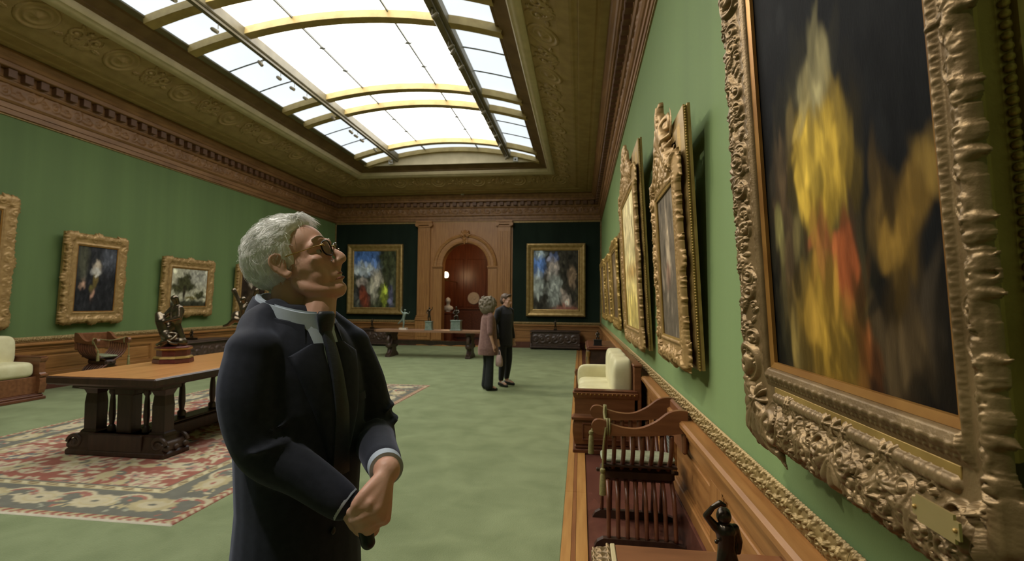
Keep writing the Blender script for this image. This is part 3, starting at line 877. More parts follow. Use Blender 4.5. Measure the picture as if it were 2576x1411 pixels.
# archivolt: stepped ring
prof = [(.0, .02), (.0, .07), (.05, .085), (.10, .085), (.11, .065), (.20, .065), (.21, .10), (.28, .12), (.32, .10), (.34, .02)]
vs = []; fs = []; na = 33; n = len(prof)
for a in np.linspace(0, PI, na):
    for r, d in prof:
        vs.append((AX-(AR+r)*math.cos(a), YB-d, AZ+(AR+r)*math.sin(a)))
for i in range(na-1):
    for k in range(n-1):
        fs.append((i*n+k, (i+1)*n+k, (i+1)*n+k+1, i*n+k+1))
put('archivolt', mesh_from('archivolt', vs, fs, M['oak_door_x'], True, 30), door)
for s in (-1, 1):
    xc = AX+s*(AR+.17)
    MB().box(xc-.17, xc+.17, YB-.075, YB, .22, AZ-.09, .006).build('jamb_pilaster', M['oak_door_z'], door)
    MB().box(xc-.20, xc+.20, YB-.12, YB, AZ-.05, AZ, .01).box(xc-.185, xc+.185, YB-.10, YB, AZ-.09, AZ-.05, .008).build('impost', M['oak_door_x'], door)
    # big pilaster
    pc = -5.755 if s < 0 else -2.75
    pil = MB().box(pc-.235, pc+.235, YB-.13, YB, 1.12, 4.36, .008)
    ps = put('pilaster', pil.mesh('pilaster', M['oak_door_z']), door)
    for q in range(5):
        MB().box(pc-.19+q*.08, pc-.13+q*.08, YB-.14, YB-.12, 1.3, 4.2, .008).build('reed', M['oak_door_z'], ps)
    MB().box(pc-.29, pc+.29, YB-.19, YB, .93, .99, .01).box(pc-.275, pc+.275, YB-.175, YB, .99, 1.05, .012).box(pc-.255, pc+.255, YB-.155, YB, 1.05, 1.12, .012).build('pilaster_base', M['oak_door_x'], ps)
    MB().box(pc-.29, pc+.29, YB-.16, YB, .22, .93, .01).box(pc-.20, pc+.20, YB-.175, YB, .34, .78, .012).build('pedestal', M['oak_door_z'], ps)
    cpb = MB().box(pc-.245, pc+.245, YB-.15, YB, 4.36, 4.43, .01).box(pc-.31, pc+.31, YB-.20, YB, 4.53, 4.60, .01)
    for e in (-1, 1):
        cpb.add(*[(lambda vf: vf)(tube_vf([(pc+e*.255, YB-.19, 4.465), (pc+e*.255, YB-.0, 4.465)], .075, 18))][0])
    cpb.box(pc-.24, pc+.24, YB-.17, YB, 4.45, 4.53, .01)
    cpb.build('capital', M['oak_door_x'], ps)
# keystone with carved cartouche
rl = Relief(-.24, .24, -.34, .30, .012)
rl.leaf(-.02, -.30, PI/2, .40, .10, .10, 4); rl.leaf(-.03, -.02, PI/2+.9, .22, .07, .08, 3, .3); rl.leaf(.03, -.02, PI/2-.9, .22, .07, .08, 3, -.3)
rl.shell(0, -.02, .26, .10, PI/2, 7, .9); rl.scroll(-.10, .0, .08, .09, 1); rl.scroll(.10, 0, .08, .09, -1); rl.rosette(0, .02, .07, .12, 6)
me = relief_mesh('keystone', rl, .09+rl.R, M['oak_door_x'], lambda a, b, n: (AX+a, YB-n, AZ+AR+.24+b), skirt=.0)
ks = put('keystone', me, door)
MB().box(AX-.10, AX+.10, YB-.12, YB+.1, AZ+AR-.02, AZ+AR+.2, .01).build('keystone_block', M['oak_door_z'], ks)
# stone threshold
MB().box(AX-AR, AX+AR, YB-.05, YB+DEP, -.1, .02, .004).build('threshold', M['strip_light'], door)

# ------------------------------------------------------------------ room beyond the arch
HB = 23.0
wall('wall_beyond', (-7.6, -1.0, HB, HB+.2, -.1, 4.4), 'dark mahogany panelled wall beyond the arch', 'hall_wood')
wall('wall_beyond_left', (-7.6, -7.4, YB+.25, HB, -.1, 4.4), 'left mahogany wall beyond the arch', 'hall_wood')
wall('wall_beyond_right', (-1.2, -1.0, YB+.25, HB, -.1, 4.4), 'right mahogany wall beyond the arch', 'hall_wood')
hb = bpy.data.objects['wall_beyond']
for q in range(6):
    xa = -7.3+q*1.05
    for za, zb in ((.35, 1.2), (1.4, 3.6)):
        MB().box(xa, xa+.9, HB-.03, HB, za, zb, .012).build('raised_panel', M['hall_wood'], hb)
MB().box(-7.4, -1.2, HB-.08, HB, 1.24, 1.34, .01).build('dado_rail', M['hall_wood'], hb)
tag(MB().box(-7.6, -1.0, YB+.25, HB+.2, 4.4, 4.5).build('ceiling_beyond', M['hall_wood']), None, None, None, 'structure')
tag(MB().box(-7.6, -1.0, YB+.02, HB+.2, -.12, -.012).build('floor_beyond', M['marble']), None, None, None, 'structure')
# ================================================================== picture frames
def frame_matrix(wallk, t, z0, tilt):
    """origin on the wall under the canvas; a right, b up, n toward the room"""
    if wallk == 'R': o = Vector((XR, t, z0)); a = Vector((0, -1, 0)); n = Vector((-1, 0, 0))
    elif wallk == 'L': o = Vector((XL, t, z0)); a = Vector((0, 1, 0)); n = Vector((1, 0, 0))
    else: o = Vector((t, YB, z0)); a = Vector((1, 0, 0)); n = Vector((0, -1, 0))
    o = o+n*.03
    up = Vector((0, 0, 1))
    b = up*math.cos(tilt)+n*math.sin(tilt); n2 = n*math.cos(tilt)-up*math.sin(tilt)
    return Matrix(((a.x, b.x, n2.x, o.x), (a.y, b.y, n2.y, o.y), (a.z, b.z, n2.z, o.z), (0, 0, 0, 1)))

def rect_ring(prof, w, h, b0=0.0):
    """profile (o, n) swept round the rectangle [-w/2,w/2] x [b0,b0+h]; o outward"""
    vs = []; fs = []; m = len(prof)
    for o, n in prof:
        vs += [(-w/2-o, b0-o, n), (w/2+o, b0-o, n), (w/2+o, b0+h+o, n), (-w/2-o, b0+h+o, n)]
    for i in range(m-1):
        for k in range(4):
            k2 = (k+1) % 4
            fs.append((i*4+k, i*4+k2, (i+1)*4+k2, (i+1)*4+k)[::-1])
    return vs, fs

def rails4(prof, w, h, mat_, parent, name, smooth=True):
    """the same ring as four mitred rails"""
    vs, fs = rect_ring(prof, w, h)
    m = len(prof)
    out = []
    for k in range(4):
        k2 = (k+1) % 4
        V = []; Fc = []
        for i in range(m): V += [vs[i*4+k], vs[i*4+k2]]
        for i in range(m-1): Fc.append((2*i, 2*i+2, 2*i+3, 2*i+1))
        out.append(put(name, mesh_from(name, V, Fc, mat_, smooth, 35), parent))
    return out

PAINT = paint_mat('oil_paint', rough=.6, spec=.15, bump=.2, bscale=90, var=.30, vscale=26)
PAINT_STREAK = paint_mat('oil_paint_streaked', rough=.65, spec=.06, bump=.25, bscale=60, stretch=(3.0, .7, 1), var=.45, vscale=14)

def blob(C, U, V, cx, cy, rx, ry, col, soft=.5, ang=0.0, amt=1.0, wob=0.0, seed=0):
    x = U-cx; y = V-cy
    if wob:
        x = x+wob*np.sin(V*23+seed)*.5+wob*np.sin(V*51+seed*2.3)*.3; y = y+wob*np.sin(U*27+seed*1.7)*.5
    xr = x*math.cos(ang)+y*math.sin(ang); yr = -x*math.sin(ang)+y*math.cos(ang)
    d = np.sqrt((xr/rx)**2+(yr/ry)**2)
    k = np.clip((1+soft-d)/(2*soft), 0, 1); k = (k*k*(3-2*k)*amt)[..., None]
    C[:] = C*(1-k)+np.array(col)*k

def mottle(C, U, V, n, rng):
    """short brush strokes in the neighbouring colours"""
    nu, nv = U.shape
    for _ in range(n):
        cx, cy = rng.random(), rng.random(); f = rng.choice((.55, .7, 1.35, 1.7))
        rx, ry, an = rng.uniform(.012, .035), rng.uniform(.03, .07), rng.gauss(0, .5)
        i0, i1 = max(0, int((cx-.09)*nu)), min(nu, int((cx+.09)*nu)+1); j0, j1 = max(0, int((cy-.09)*nv)), min(nv, int((cy+.09)*nv)+1)
        if i1-i0 < 2 or j1-j0 < 2: continue
        c = C[min(nu-1, int(cx*nu)), min(nv-1, int(cy*nv))]*f
        sub = C[i0:i1, j0:j1]
        blob(sub, U[i0:i1, j0:j1], V[i0:i1, j0:j1], cx, cy, rx, ry, c, .4, an, .7)

def canvas(parent, w, h, n, fn, res, mat_=None, warp=0.0, strokes=260):
    nu, nv = max(8, int(w/res)), max(8, int(h/res))
    u = np.linspace(0, 1, nu); v = np.linspace(0, 1, nv)
    U, V = np.meshgrid(u, v, indexing='ij')
    P = np.stack([(U-.5)*w, V*h, np.full_like(U, n)], -1)
    me = grid_mesh('canvas', P, mat_ or PAINT)
    C = np.zeros(U.shape+(3,))
    fn(C, U, V)
    mottle(C, U, V, strokes, random.Random(int(w*1000)))
    set_colors(me, np.clip(C, 0, 1).reshape(-1, 3))
    return put('canvas', me, parent)

def back_board(parent, w, h, n):
    return MB().box(-w/2-.02, w/2+.02, -.02, h+.02, .004, n-.004).build('backing', M['walnut'], parent)

def pos(side, s, o, w, h):
    """point on a rail: s along (0..1), o outward; returns a, b, outward angle"""
    if side == 0: return (-w/2+s*w, -o, -PI/2)
    if side == 1: return (w/2+o, s*h, 0.0)
    if side == 2: return (w/2-s*w, h+o, PI/2)
    return (-w/2-o, h-s*h, PI)

def carved(parent, w, h, rails, res, seed, mat_, n0, ridge, rel, pitch, inner=.16, crest=0.0, corners=1.0, centers=(1, 1, 1, 1), dense=1.0, batons=(), band=True, fringe=.5, name='carving', back=.06, cell=.06, lip=.018, roll=.018, csc=1.0, thin=()):
    """carved gilt front as relief geometry; rails = (bottom, right, top, left) widths"""
    rng = random.Random(seed)
    mx = max(rails)+.06
    rl = Relief(-w/2-mx, w/2+mx, -mx, h+mx+crest, res)
    A, B = rl.A, rl.B
    ds = [(-B)/rails[0], (A-w/2)/rails[1], (B-h)/rails[2], (-w/2-A)/rails[3]]
    if crest:
        lim = rails[2]+crest*np.clip(1-np.abs(A)/(w*.46), 0, 1)**1.15
        ds[2] = (B-h)/lim
    Vv = np.maximum.reduce(ds)
    wob = .05*np.sin(A*2*PI/pitch*1.0)*np.sin(B*2*PI/pitch)
    rl.mask = (Vv > 0.015) & (Vv < .86+wob)
    R0 = rails
    for side in range(4):
        Lr = w if side in (0, 2) else h
        rw = R0[side]
        m = max(2, int(round(Lr/pitch)))
        for k in range(m+1):
            s = k/m
            for e in range(2):
                ss = s+(e-.5)*.5/m*.9
                if not (-.02 < ss < 1.02): continue
                hand = 1 if (k+e) % 2 else -1
                a, b, an = pos(side, ss, rw*(.60+.10*hand), w, h)
                rl.scroll(a, b, min(rw*.26, pitch*.27), rel*rng.uniform(.75, 1.0), hand, rng.uniform(0, 6.3), rng.uniform(1.3, 1.8))
                rl.leaf(a, b, an+hand*rng.uniform(.5, 1.1), min(rw*rng.uniform(.38, .5), pitch*.7), min(rw*.11, pitch*.15), rel*rng.uniform(.8, 1.1), 3, hand*.4)
            a, b, an = pos(side, s, rw*.52, w, h)
            rl.leaf(a, b, an+rng.uniform(-.25, .25), min(rw*.50, pitch*.9), min(rw*.15, pitch*.22), rel*1.1, 4)
            if k % 2: rl.rosette(*pos(side, s, rw*.66, w, h)[:2], min(rw*.14, pitch*.2), rel*1.2, rng.choice((5, 6)))
            else: rl.shell(*pos(side, s, rw*.5, w, h)[:2], min(rw*.36, pitch*.5), rel*1.05, an, 7, 1.0)
        # fringe of leaf tips along the outer edge
        fl = min(rw*.28, cell*1.0); m2 = int(Lr/fl)
        for k in range(0 if side in thin else m2):
            s = (k+.5)/m2+rng.uniform(-.2, .2)/m2
            lf_ = fl*rng.uniform(1.0, 1.3+.5*fringe); a, b, an = pos(side, s, rw*.90-lf_*.75, w, h)
            rl.leaf(a, b, an+rng.uniform(-.7, .7), lf_, fl*.32, rel*.8, 3, rng.uniform(-.4, .4))
        # jittered cells of small scrolls, leaves and flowers
        for ca in np.arange(0, Lr, cell):
            for co in np.arange(rw*.42, rw*.93, cell*.8):
                if rng.random() > dense*(.6 if side in thin else 1): continue
                a, b, an = pos(side, (ca+rng.uniform(0, cell))/Lr, co+rng.uniform(0, cell*.6), w, h)
                rl.foliage(a, a+1e-6, b, b+1e-6, 1, cell*1.05, rel*.85, rng, False)
        if band:
            st = min(rw*inner*.62, cell*.55)
            m4 = int(Lr/st)
            for k in range(m4+1):
                a, b, an = pos(side, k/m4, rw*inner*.55, w, h)
                rl.leaf(a, b, an+(1.0 if k % 2 else -1.0), st*1.25, st*.36, rel*.30, 3)
                a, b, an = pos(side, (k+.5)/m4, rw*inner*1.0, w, h)
                rl.bead(a, b, st*.26, rel*.22)
        if side in batons:
            o_ = rw*.335
            for g0, g1 in ((.03, .13), (.19, .42), (.58, .72), (.79, .97)):
                p0 = pos(side, g0, o_, w, h); p1 = pos(side, g1, o_, w, h)
                rl.strap([p0[:2], ((p0[0]+p1[0])/2, (p0[1]+p1[1])/2), p1[:2]], rw*.052, rel*.75, False)
                nb = int(abs(g1-g0)*Lr/(rw*.09))
                for k in range(nb):
                    p = pos(side, g0+(g1-g0)*k/nb, o_, w, h); rl.bead(p[0], p[1], rw*.055, rel*.85)
            for g in (.15, .17, .44, .5, .56, .74, .77):
                p = pos(side, g, o_, w, h); rl.rosette(p[0], p[1], rw*.09, rel*1.0, 6)
                rl.leaf(p[0], p[1], p[2]+.9, rw*.18, rw*.05, rel*.8, 3); rl.leaf(p[0], p[1], p[2]-.9, rw*.18, rw*.05, rel*.8, 3)
        if centers[side]:
            a, b, an = pos(side, .5, rw*.55, w, h)
            rl.shell(a, b, rw*.62*csc, rel*1.5, an, 9, 1.15)
            for e in (-1, 1):
                rl.scroll(a+e*math.cos(an+PI/2)*rw*.42*csc, b+e*math.sin(an+PI/2)*rw*.42*csc, rw*.28*csc, rel*1.3, e, 0, 1.6)
                rl.leaf(a, b, an+e*1.25, rw*.75*csc, rw*.17*csc, rel*1.3, 4, e*.35)
    if corners:
        for sa, sb, rw, rv, an in ((-1, 0, R0[3], R0[0], -PI*3/4), (1, 0, R0[1], R0[0], -PI/4), (1, 1, R0[1], R0[2], PI/4), (-1, 1, R0[3], R0[2], PI*3/4)):
            rw = min(rw, rv); ca = sa*(w/2+rw*.42); cb = h+rv*.42 if sb else -rv*.42
            rl.shell(ca, cb, rw*.85*corners, rel*1.5, an, 9, 1.2)
            for e in (-1, 1):
                rl.leaf(ca, cb, an+e*1.0, rw*1.0*corners, rw*.20, rel*1.45, 5, e*.4)
                rl.leaf(ca, cb, an+e*.5, rw*.95*corners, rw*.16, rel*1.4, 4, -e*.3)
                rl.scroll(ca+math.cos(an+e*1.9)*rw*.55, cb+math.sin(an+e*1.9)*rw*.55, rw*.30, rel*1.4, e, 0, 1.6)
            rl.rosette(ca, cb, rw*.22, rel*1.8, 8)
    if crest:
        cb = h+rails[2]*.6
        rl.shell(0, cb+crest*.25, crest*.38, rel*1.6, PI/2, 9, 1.2)
        for _ in range(70):
            aa = rng.uniform(-.40, .40)*w; bb = cb+rng.uniform(-.1, .8)*crest*max(0, 1-abs(aa)/(w*.46))**1.15
            rl.foliage(aa, aa+1e-6, bb, bb+1e-6, 1, cell*1.2, rel, rng, False)
        rl.leaf(0, cb+crest*.45, PI/2, crest*.42, crest*.085, rel*1.5, 5)
        for e in (-1, 1):
            for q, t in enumerate((.25, .5, .75)):
                aa = e*w*.40*t
                rl.leaf(aa, cb, PI/2-e*(.5+.2*q), (crest*(1.0-.6*t)+.06)*.5, crest*.08, rel*1.3, 4, -e*.3)
                rl.scroll(aa+e*.02, cb+crest*.3*(1-t), crest*.18, rel*1.3, e, 0, 1.5)
            rl.scroll(e*crest*.3, cb+crest*.55, crest*.2, rel*1.4, e, 0, 1.5)
    rl.mask &= (Vv > .015)
    for side in thin: rl.R = np.where(ds[side] >= Vv-1e-9, rl.R*np.clip((.86-Vv)/.22, 0, 1), rl.R)
    v = np.clip(Vv, 0, 1.2)
    prof = np.interp(v, [0, inner*.2, inner*.55, inner*1.05, inner*1.35, .42, .60, .80, 1.0, 1.2],
                     [n0, n0+lip*.7, n0+lip, n0+lip*.45, n0+.004, n0+.008, ridge, ridge-.004, ridge-.03, ridge-.05])
    N_ = prof+rl.R
    for side in thin: N_ = np.where((ds[side] >= Vv-1e-9) & (Vv > 0), n0+.55*(N_-n0), N_)
    me = relief_mesh(name, rl, N_, mat_, lambda a, b, n: (a, b, n), skirt=back, round_=roll, edge_keep=Vv < .4)
    return put(name, me, parent)

BEAD = MB().sphere((0, 0, 0), 1, 10, 6).mesh('bead', M['gilt_bright'], True)
def case(parent, w, h, o0, o1, n1, mat_, bead_r=0.0, bead_n=.05, step=None, sides=(1,), b0=0.0):
    """deep gilt case behind the carved front"""
    prof = [(o0, n1), (o0+(o1-o0)*.35, n1), (o0+(o1-o0)*.5, n1-.012), (o1*.985, n1-.02), (o1, n1-.03), (o1-.006, bead_n+bead_r*1.3), (o1-.006, bead_n-bead_r*1.3), (o1+.004, bead_n-bead_r*1.8), (o1+.004, .006), (o0, .006)]
    vs, fs = rect_ring(prof, w, h, b0)
    c = put('case', mesh_from('case', vs, fs, mat_, False), parent)
    if bead_r:
        st = step or bead_r*2.15
        for side in sides:
            Lr = (w if side in (0, 2) else h)+2*o1
            m = int(Lr/st)
            for k in range(m+1):
                if side == 1: p = (w/2+o1-.002, b0-o1+k*st, bead_n)
                elif side == 0: p = (-w/2-o1+k*st, b0-o1+.002, bead_n)
                else: continue
                put('bead', BEAD, c, loc=p, scale=(bead_r, bead_r, bead_r))
    return c

def picture(name, label, wallk, t, z0, tilt=.052, group=None):
    o = bpy.data.objects.new(name, None); link(o)
    o.matrix_world = frame_matrix(wallk, t, z0, tilt)
    return tag(o, label, 'painting', group)

# ---- the big near painting: a plain stand-in of dark ground, gold and red masses
def art_near(C, U, V):
    C[:] = (.0034, .0036, .0036)
    st = (.5+.5*np.sin(U*95+np.sin(V*9)*1.6))*(.6+.4*np.sin(U*231+V*5))
    blob(C, U, V, .36, .25, .26, .34, (.050, .042, .016), .5, wob=.03)
    blob(C, U, V, .16, .36, .08, .17, (.060, .038, .018), .5, wob=.03, seed=6)
    blob(C, U, V, .45, .42, .19, .13, (.36, .235, .030), .35, wob=.02, seed=2)
    blob(C, U, V, .42, .46, .13, .07, (.56, .38, .055), .5, wob=.02, seed=5)
    blob(C, U, V, .46, .585, .10, .055, (.36, .31, .15), .5, wob=.02, seed=1)
    blob(C, U, V, .42, .11, .21, .13, (.19, .115, .018), .5, wob=.03, seed=4)
    blob(C, U, V, .44, .10, .07, .13, (.33, .20, .028), .7, wob=.03, seed=7)
    blob(C, U, V, .48, .275, .14, .020, (.27, .080, .028), .4, wob=.02)
    blob(C, U, V, .57, .215, .050, .075, (.33, .088, .026), .35, ang=.8, wob=.01)
    blob(C, U, V, .65, .07, .022, .045, (.40, .11, .022), .5, ang=-.2)
    blob(C, U, V, .83, .27, .085, .065, (.24, .140, .026), .5, wob=.05, seed=3)
    blob(C, U, V, .92, .36, .05, .03, (.17, .105, .020), .6, wob=.05, seed=8)
    blob(C, U, V, .80, .08, .14, .07, (.060, .040, .018), .6, wob=.04)
    blob(C, U, V, .12, .32, .035, .06, (.25, .22, .075), .5, wob=.02)
    g = C.sum(-1, keepdims=True) > .09
    C *= np.where(g, .72+.5*st[..., None], 1.0)

W1, H1 = .78, 1.24
NZ = 1.405
p1 = picture('framed_painting', 'large dark painting with gold and red masses, carved frame, nearest on right wall', 'R', 1.262, NZ, .054)
canvas(p1, W1, H1, .115, art_near, .006, PAINT_STREAK, strokes=500)
back_board(p1, W1, H1, .112)
rails4([(-.012, .117), (-.012, .127), (.004, .133), (.012, .125)], W1, H1, M['gilt_orange'], p1, 'liner')
MB().box(-W1/2+.01, W1/2-.01, -.088, -.062, .110, .1315, .001).build('channel_fillet', M['gilt_bright'], p1)
carved(p1, W1, H1, (.275, .088, .20, .235), .0025, 11, M['gilt_grey'], .125, .150, .015, .105, inner=.17, corners=.9, dense=.95, batons=(0,), fringe=.9, back=.116, cell=.032, lip=.024, csc=.5, thin=(1,))
case(p1, W1, H1, .0, .042, .118, M['gilt'], .0075, .050, .0165, (1, 0))
rg = M['gilt_bright']
pl = MB()
pw, ph = .052, .021
poly = [(-pw, -ph+.008), (-pw+.010, -ph+.008), (-pw+.010, -ph), (pw-.010, -ph), (pw-.010, -ph+.008), (pw, -ph+.008), (pw, ph-.008), (pw-.010, ph-.008), (pw-.010, ph), (-pw+.010, ph), (-pw+.010, ph-.008), (-pw, ph-.008)]
pl.prism(poly, .190, .194)
plq = pl.build('plaque', mat('brass_plaque', (.42, .33, .15), (.36, .27, .11), rough=.42, metal=.6, scale=5), p1, loc=(.392, -.135, -.012), rot=(0, 0, .0))
for e in (-1, 1):
    MB().sphere((0, 0, 0), .0038, 10, 6).build('screw', M['gilt_bright'], plq, loc=(e*(pw-.007), 0, .1945))

# ---- second on the right wall
def art_grey(C, U, V):
    C[:] = (.135, .110, .078)
    blob(C, U, V, .5, .60, .10, .22, (.42, .33, .22), .6, wob=.03); blob(C, U, V, .45, .40, .12, .10, (.34, .17, .11), .6, wob=.03)
    blob(C, U, V, .5, .2, .5, .25, (.105, .085, .06), .7)
def art_yellow(C, U, V):
    C[:] = (.62, .50, .22)
    blob(C, U, V, .5, .85, .6, .25, (.66, .55, .30), .7); blob(C, U, V, .6, .42, .5, .05, (.38, .24, .08), .8); blob(C, U, V, .5, .12, .6, .2, (.52, .40, .12), .7)
def art_brown(C, U, V):
    C[:] = (.12, .08, .04); blob(C, U, V, .5, .6, .2, .2, (.35, .25, .14), .6)
def right_picture(label, y0, y1, z0, z1, rail, art, crest, mat_, res, seed, cm, tilt=.050, ncan=.095, peak=.30):
    w = (y1-y0)-2*rail; h = (z1-z0)-rail*2-crest
    p = picture('framed_painting', label, 'R', (y0+y1)/2, z0+rail, tilt)
    canvas(p, w, h, ncan, art, .02); back_board(p, w, h, ncan-.003)
    rails4([(-.008, ncan+.003), (-.008, ncan+.012), (.01, ncan+.016), (.02, ncan+.006)], w, h, M['gilt_bright'], p, 'liner')
    carved(p, w, h, (rail*1.05, rail*.88, rail, rail), res, seed, mat_, ncan+.006, ncan+.026, .015, .13, crest=crest+peak if crest else 0, corners=.9, dense=.95, back=ncan-.02, cell=.036 if res < .008 else .055, thin=(1,))
    case(p, w, h+crest, .0, rail*.95, ncan-.028, cm, .007, .035, .0165, (1,))
    return p
right_picture('tall grey-brown painting in a pale crested frame, second along the right wall', 3.05, 4.03, 1.20, 2.78, .17, art_grey, .26, M['gilt_tan'], .0050, 21, M['gilt'])
right_picture('tall golden-yellow painting in a crested gilt frame, third along the right wall', 5.18, 6.95, 1.12, 3.28, .20, art_yellow, .24, M['gilt_tan'], .0078, 22, M['gilt'])
right_picture('gilt framed painting seen edge on, fourth along the right wall', 8.1, 9.45, 1.18, 2.72, .18, art_brown, .06, M['gilt_bright'], .014, 23, M['gilt'], peak=.0)
right_picture('narrow gilt framed painting seen edge on, fifth along the right wall', 10.25, 11.3, 1.22, 2.62, .15, art_brown, 0, M['gilt_bright'], .016, 24, M['gilt'])
right_picture('farthest gilt framed painting on the right wall beside the dark end wall', 12.4, 14.0, 1.20, 2.70, .16, art_brown, 0, M['gilt_bright'], .016, 25, M['gilt'])

# ---- left wall
def art_black(C, U, V):
    C[:] = (.018, .018, .020)
    blob(C, U, V, .16, .80, .12, .30, (.075, .075, .05), .6); blob(C, U, V, .85, .85, .22, .20, (.07, .075, .09), .7, wob=.05)
    blob(C, U, V, .52, .68, .085, .10, (.60, .50, .38), .45); blob(C, U, V, .50, .62, .12, .06, (.50, .48, .44), .5)
    blob(C, U, V, .48, .48, .05, .12, (.14, .10, .03), .5); blob(C, U, V, .44, .26, .035, .085, (.45, .26, .18), .5, ang=-.5)
    blob(C, U, V, .16, .40, .07, .035, (.42, .26, .18), .5, ang=.4); blob(C, U, V, .40, .35, .05, .05, (.13, .11, .03), .6)
def art_land(C, U, V):
    C[:] = (.40, .38, .27)
    blob(C, U, V, .8, .8, .4, .25, (.34, .33, .27), .7)
    for cx, cy, rx, ry in ((.33, .62, .22, .14), (.42, .78, .10, .10), (.2, .45, .2, .12), (.45, .5, .22, .10), (.82, .30, .16, .10)):
        blob(C, U, V, cx, cy, rx, ry, (.045, .045, .018), .3, wob=.05, seed=cx*9)
    blob(C, U, V, .5, .0, .9, .16, (.032, .032, .018), .3, wob=.03); blob(C, U, V, .55, .22, .15, .04, (.16, .13, .03), .5)
    blob(C, U, V, .36, .35, .03, .2, (.04, .03, .015), .4)
def art_dark(C, U, V):
    C[:] = (.028, .018, .012); blob(C, U, V, .4, .75, .10, .09, (.40, .34, .26), .5); blob(C, U, V, .5, .4, .2, .25, (.05, .035, .02), .7)
def art_gold(C, U, V):
    C[:] = (.08, .06, .03)
def left_picture(label, y0, y1, z0, z1, rail, art, seed, mat_=None, nm='framed_painting'):
    w = (y1-y0)-2*rail; h = (z1-z0)-2*rail; nc = .075
    p = picture(nm, label, 'L', (y0+y1)/2, z0+rail, .045)
    canvas(p, w, h, nc, art, .018); back_board(p, w, h, nc-.003)
    rails4([(-.01, nc+.003), (-.01, nc+.012), (.012, nc+.016), (.02, nc+.006)], w, h, M['gilt_orange'], p, 'liner')
    carved(p, w, h, (rail,)*4, .011, seed, mat_ or M['gilt_tan'], nc+.006, nc+.03, .013, .16, corners=.8, dense=.7, cell=.06, fringe=.2, back=nc-.03)
    case(p, w, h, .0, rail*.93, nc, M['gilt'], .0)
    return p
left_picture('dark painting with pale patches in broad gilt frame, left wall above folding chair', 7.92, 9.20, 1.12, 2.82, .235, art_black, 31)
left_picture('small landscape with dark trees under pale sky, gilt frame, left wall', 10.12, 11.72, 1.20, 2.57, .24, art_land, 32)
left_picture('very dark brown painting behind the leaping bronze on the left wall', 12.55, 14.0, 1.02, 2.58, .20, art_dark, 33)
left_picture('gilt frame cut off by the left edge of the photograph', 5.3, 7.14, 1.08, 3.25, .26, art_gold, 34)

# ---- end wall
def art_blue1(C, U, V):
    C[:] = (.06, .065, .035)
    blob(C, U, V, .3, .85, .35, .25, (0.095, 0.203, 0.513), .5); blob(C, U, V, .25, .68, .3, .10, (0.540, 0.594, 0.621), .6, wob=.06); blob(C, U, V, .8, .85, .22, .3, (0.047, 0.054, 0.024), .4, wob=.05)
    blob(C, U, V, .55, .50, .12, .16, (0.567, 0.513, 0.405), .5, wob=.05); blob(C, U, V, .45, .3, .12, .16, (0.486, 0.459, 0.351), .5, wob=.05); blob(C, U, V, .2, .45, .14, .06, (0.608, 0.513, 0.446), .5)
    blob(C, U, V, .2, .2, .2, .2, (0.047, 0.047, 0.047), .4); blob(C, U, V, .26, .15, .10, .22, (0.270, 0.068, 0.034), .4, ang=.3); blob(C, U, V, .72, .22, .07, .2, (0.297, 0.351, 0.041), .5); blob(C, U, V, .88, .2, .05, .2, (0.135, 0.135, 0.216), .5)
def art_blue2(C, U, V):
    C[:] = (.045, .040, .028)
    blob(C, U, V, .1, .75, .16, .22, (0.121, 0.230, 0.540), .4); blob(C, U, V, .12, .93, .14, .06, (0.472, 0.567, 0.608), .5); blob(C, U, V, .1, .42, .12, .2, (0.405, 0.446, 0.405), .6); blob(C, U, V, .45, .86, .10, .07, (0.081, 0.135, 0.324), .5)
    blob(C, U, V, .44, .68, .11, .17, (0.567, 0.486, 0.432), .5, wob=.03); blob(C, U, V, .47, .33, .15, .27, (0.365, 0.392, 0.351), .5, wob=.04); blob(C, U, V, .86, .55, .08, .16, (0.378, 0.257, 0.162), .5); blob(C, U, V, .74, .14, .09, .16, (0.567, 0.459, 0.378), .5, ang=.5)
    blob(C, U, V, .75, .0, .3, .06, (0.324, 0.135, 0.095), .6)
def end_picture(label, x0, x1, z0, z1, rail, art, bob):
    w = (x1-x0)-2*rail; h = (z1-z0)-2*rail
    p = picture('framed_painting', label, 'B', (x0+x1)/2, z0+rail, .02)
    canvas(p, w, h, .06, art, .014, strokes=420); back_board(p, w, h, .056)
    rails4([(-.01, .062), (-.01, .075), (.03, .09), (.05, .075), (.10, .08), (.14, .12), (.19, .135), (.235, .12), (.25, .09)], w, h, M['gilt'], p, 'rail')
    vs, fs = rect_ring([(.25, .092), (.25, .004), (0, .004)], w, h)
    put('case', mesh_from('case', vs, fs, M['gilt']), p)
    return p
end_picture('painting with blue sky and red patch, plain gilt frame, left of the arch', -8.72, -6.55, 1.13, 3.75, .25, art_blue1, 0)
end_picture('painting with a pale upright mass, plain gilt frame, right of the arch', -1.93, .18, 1.13, 3.75, .25, art_blue2, 1)
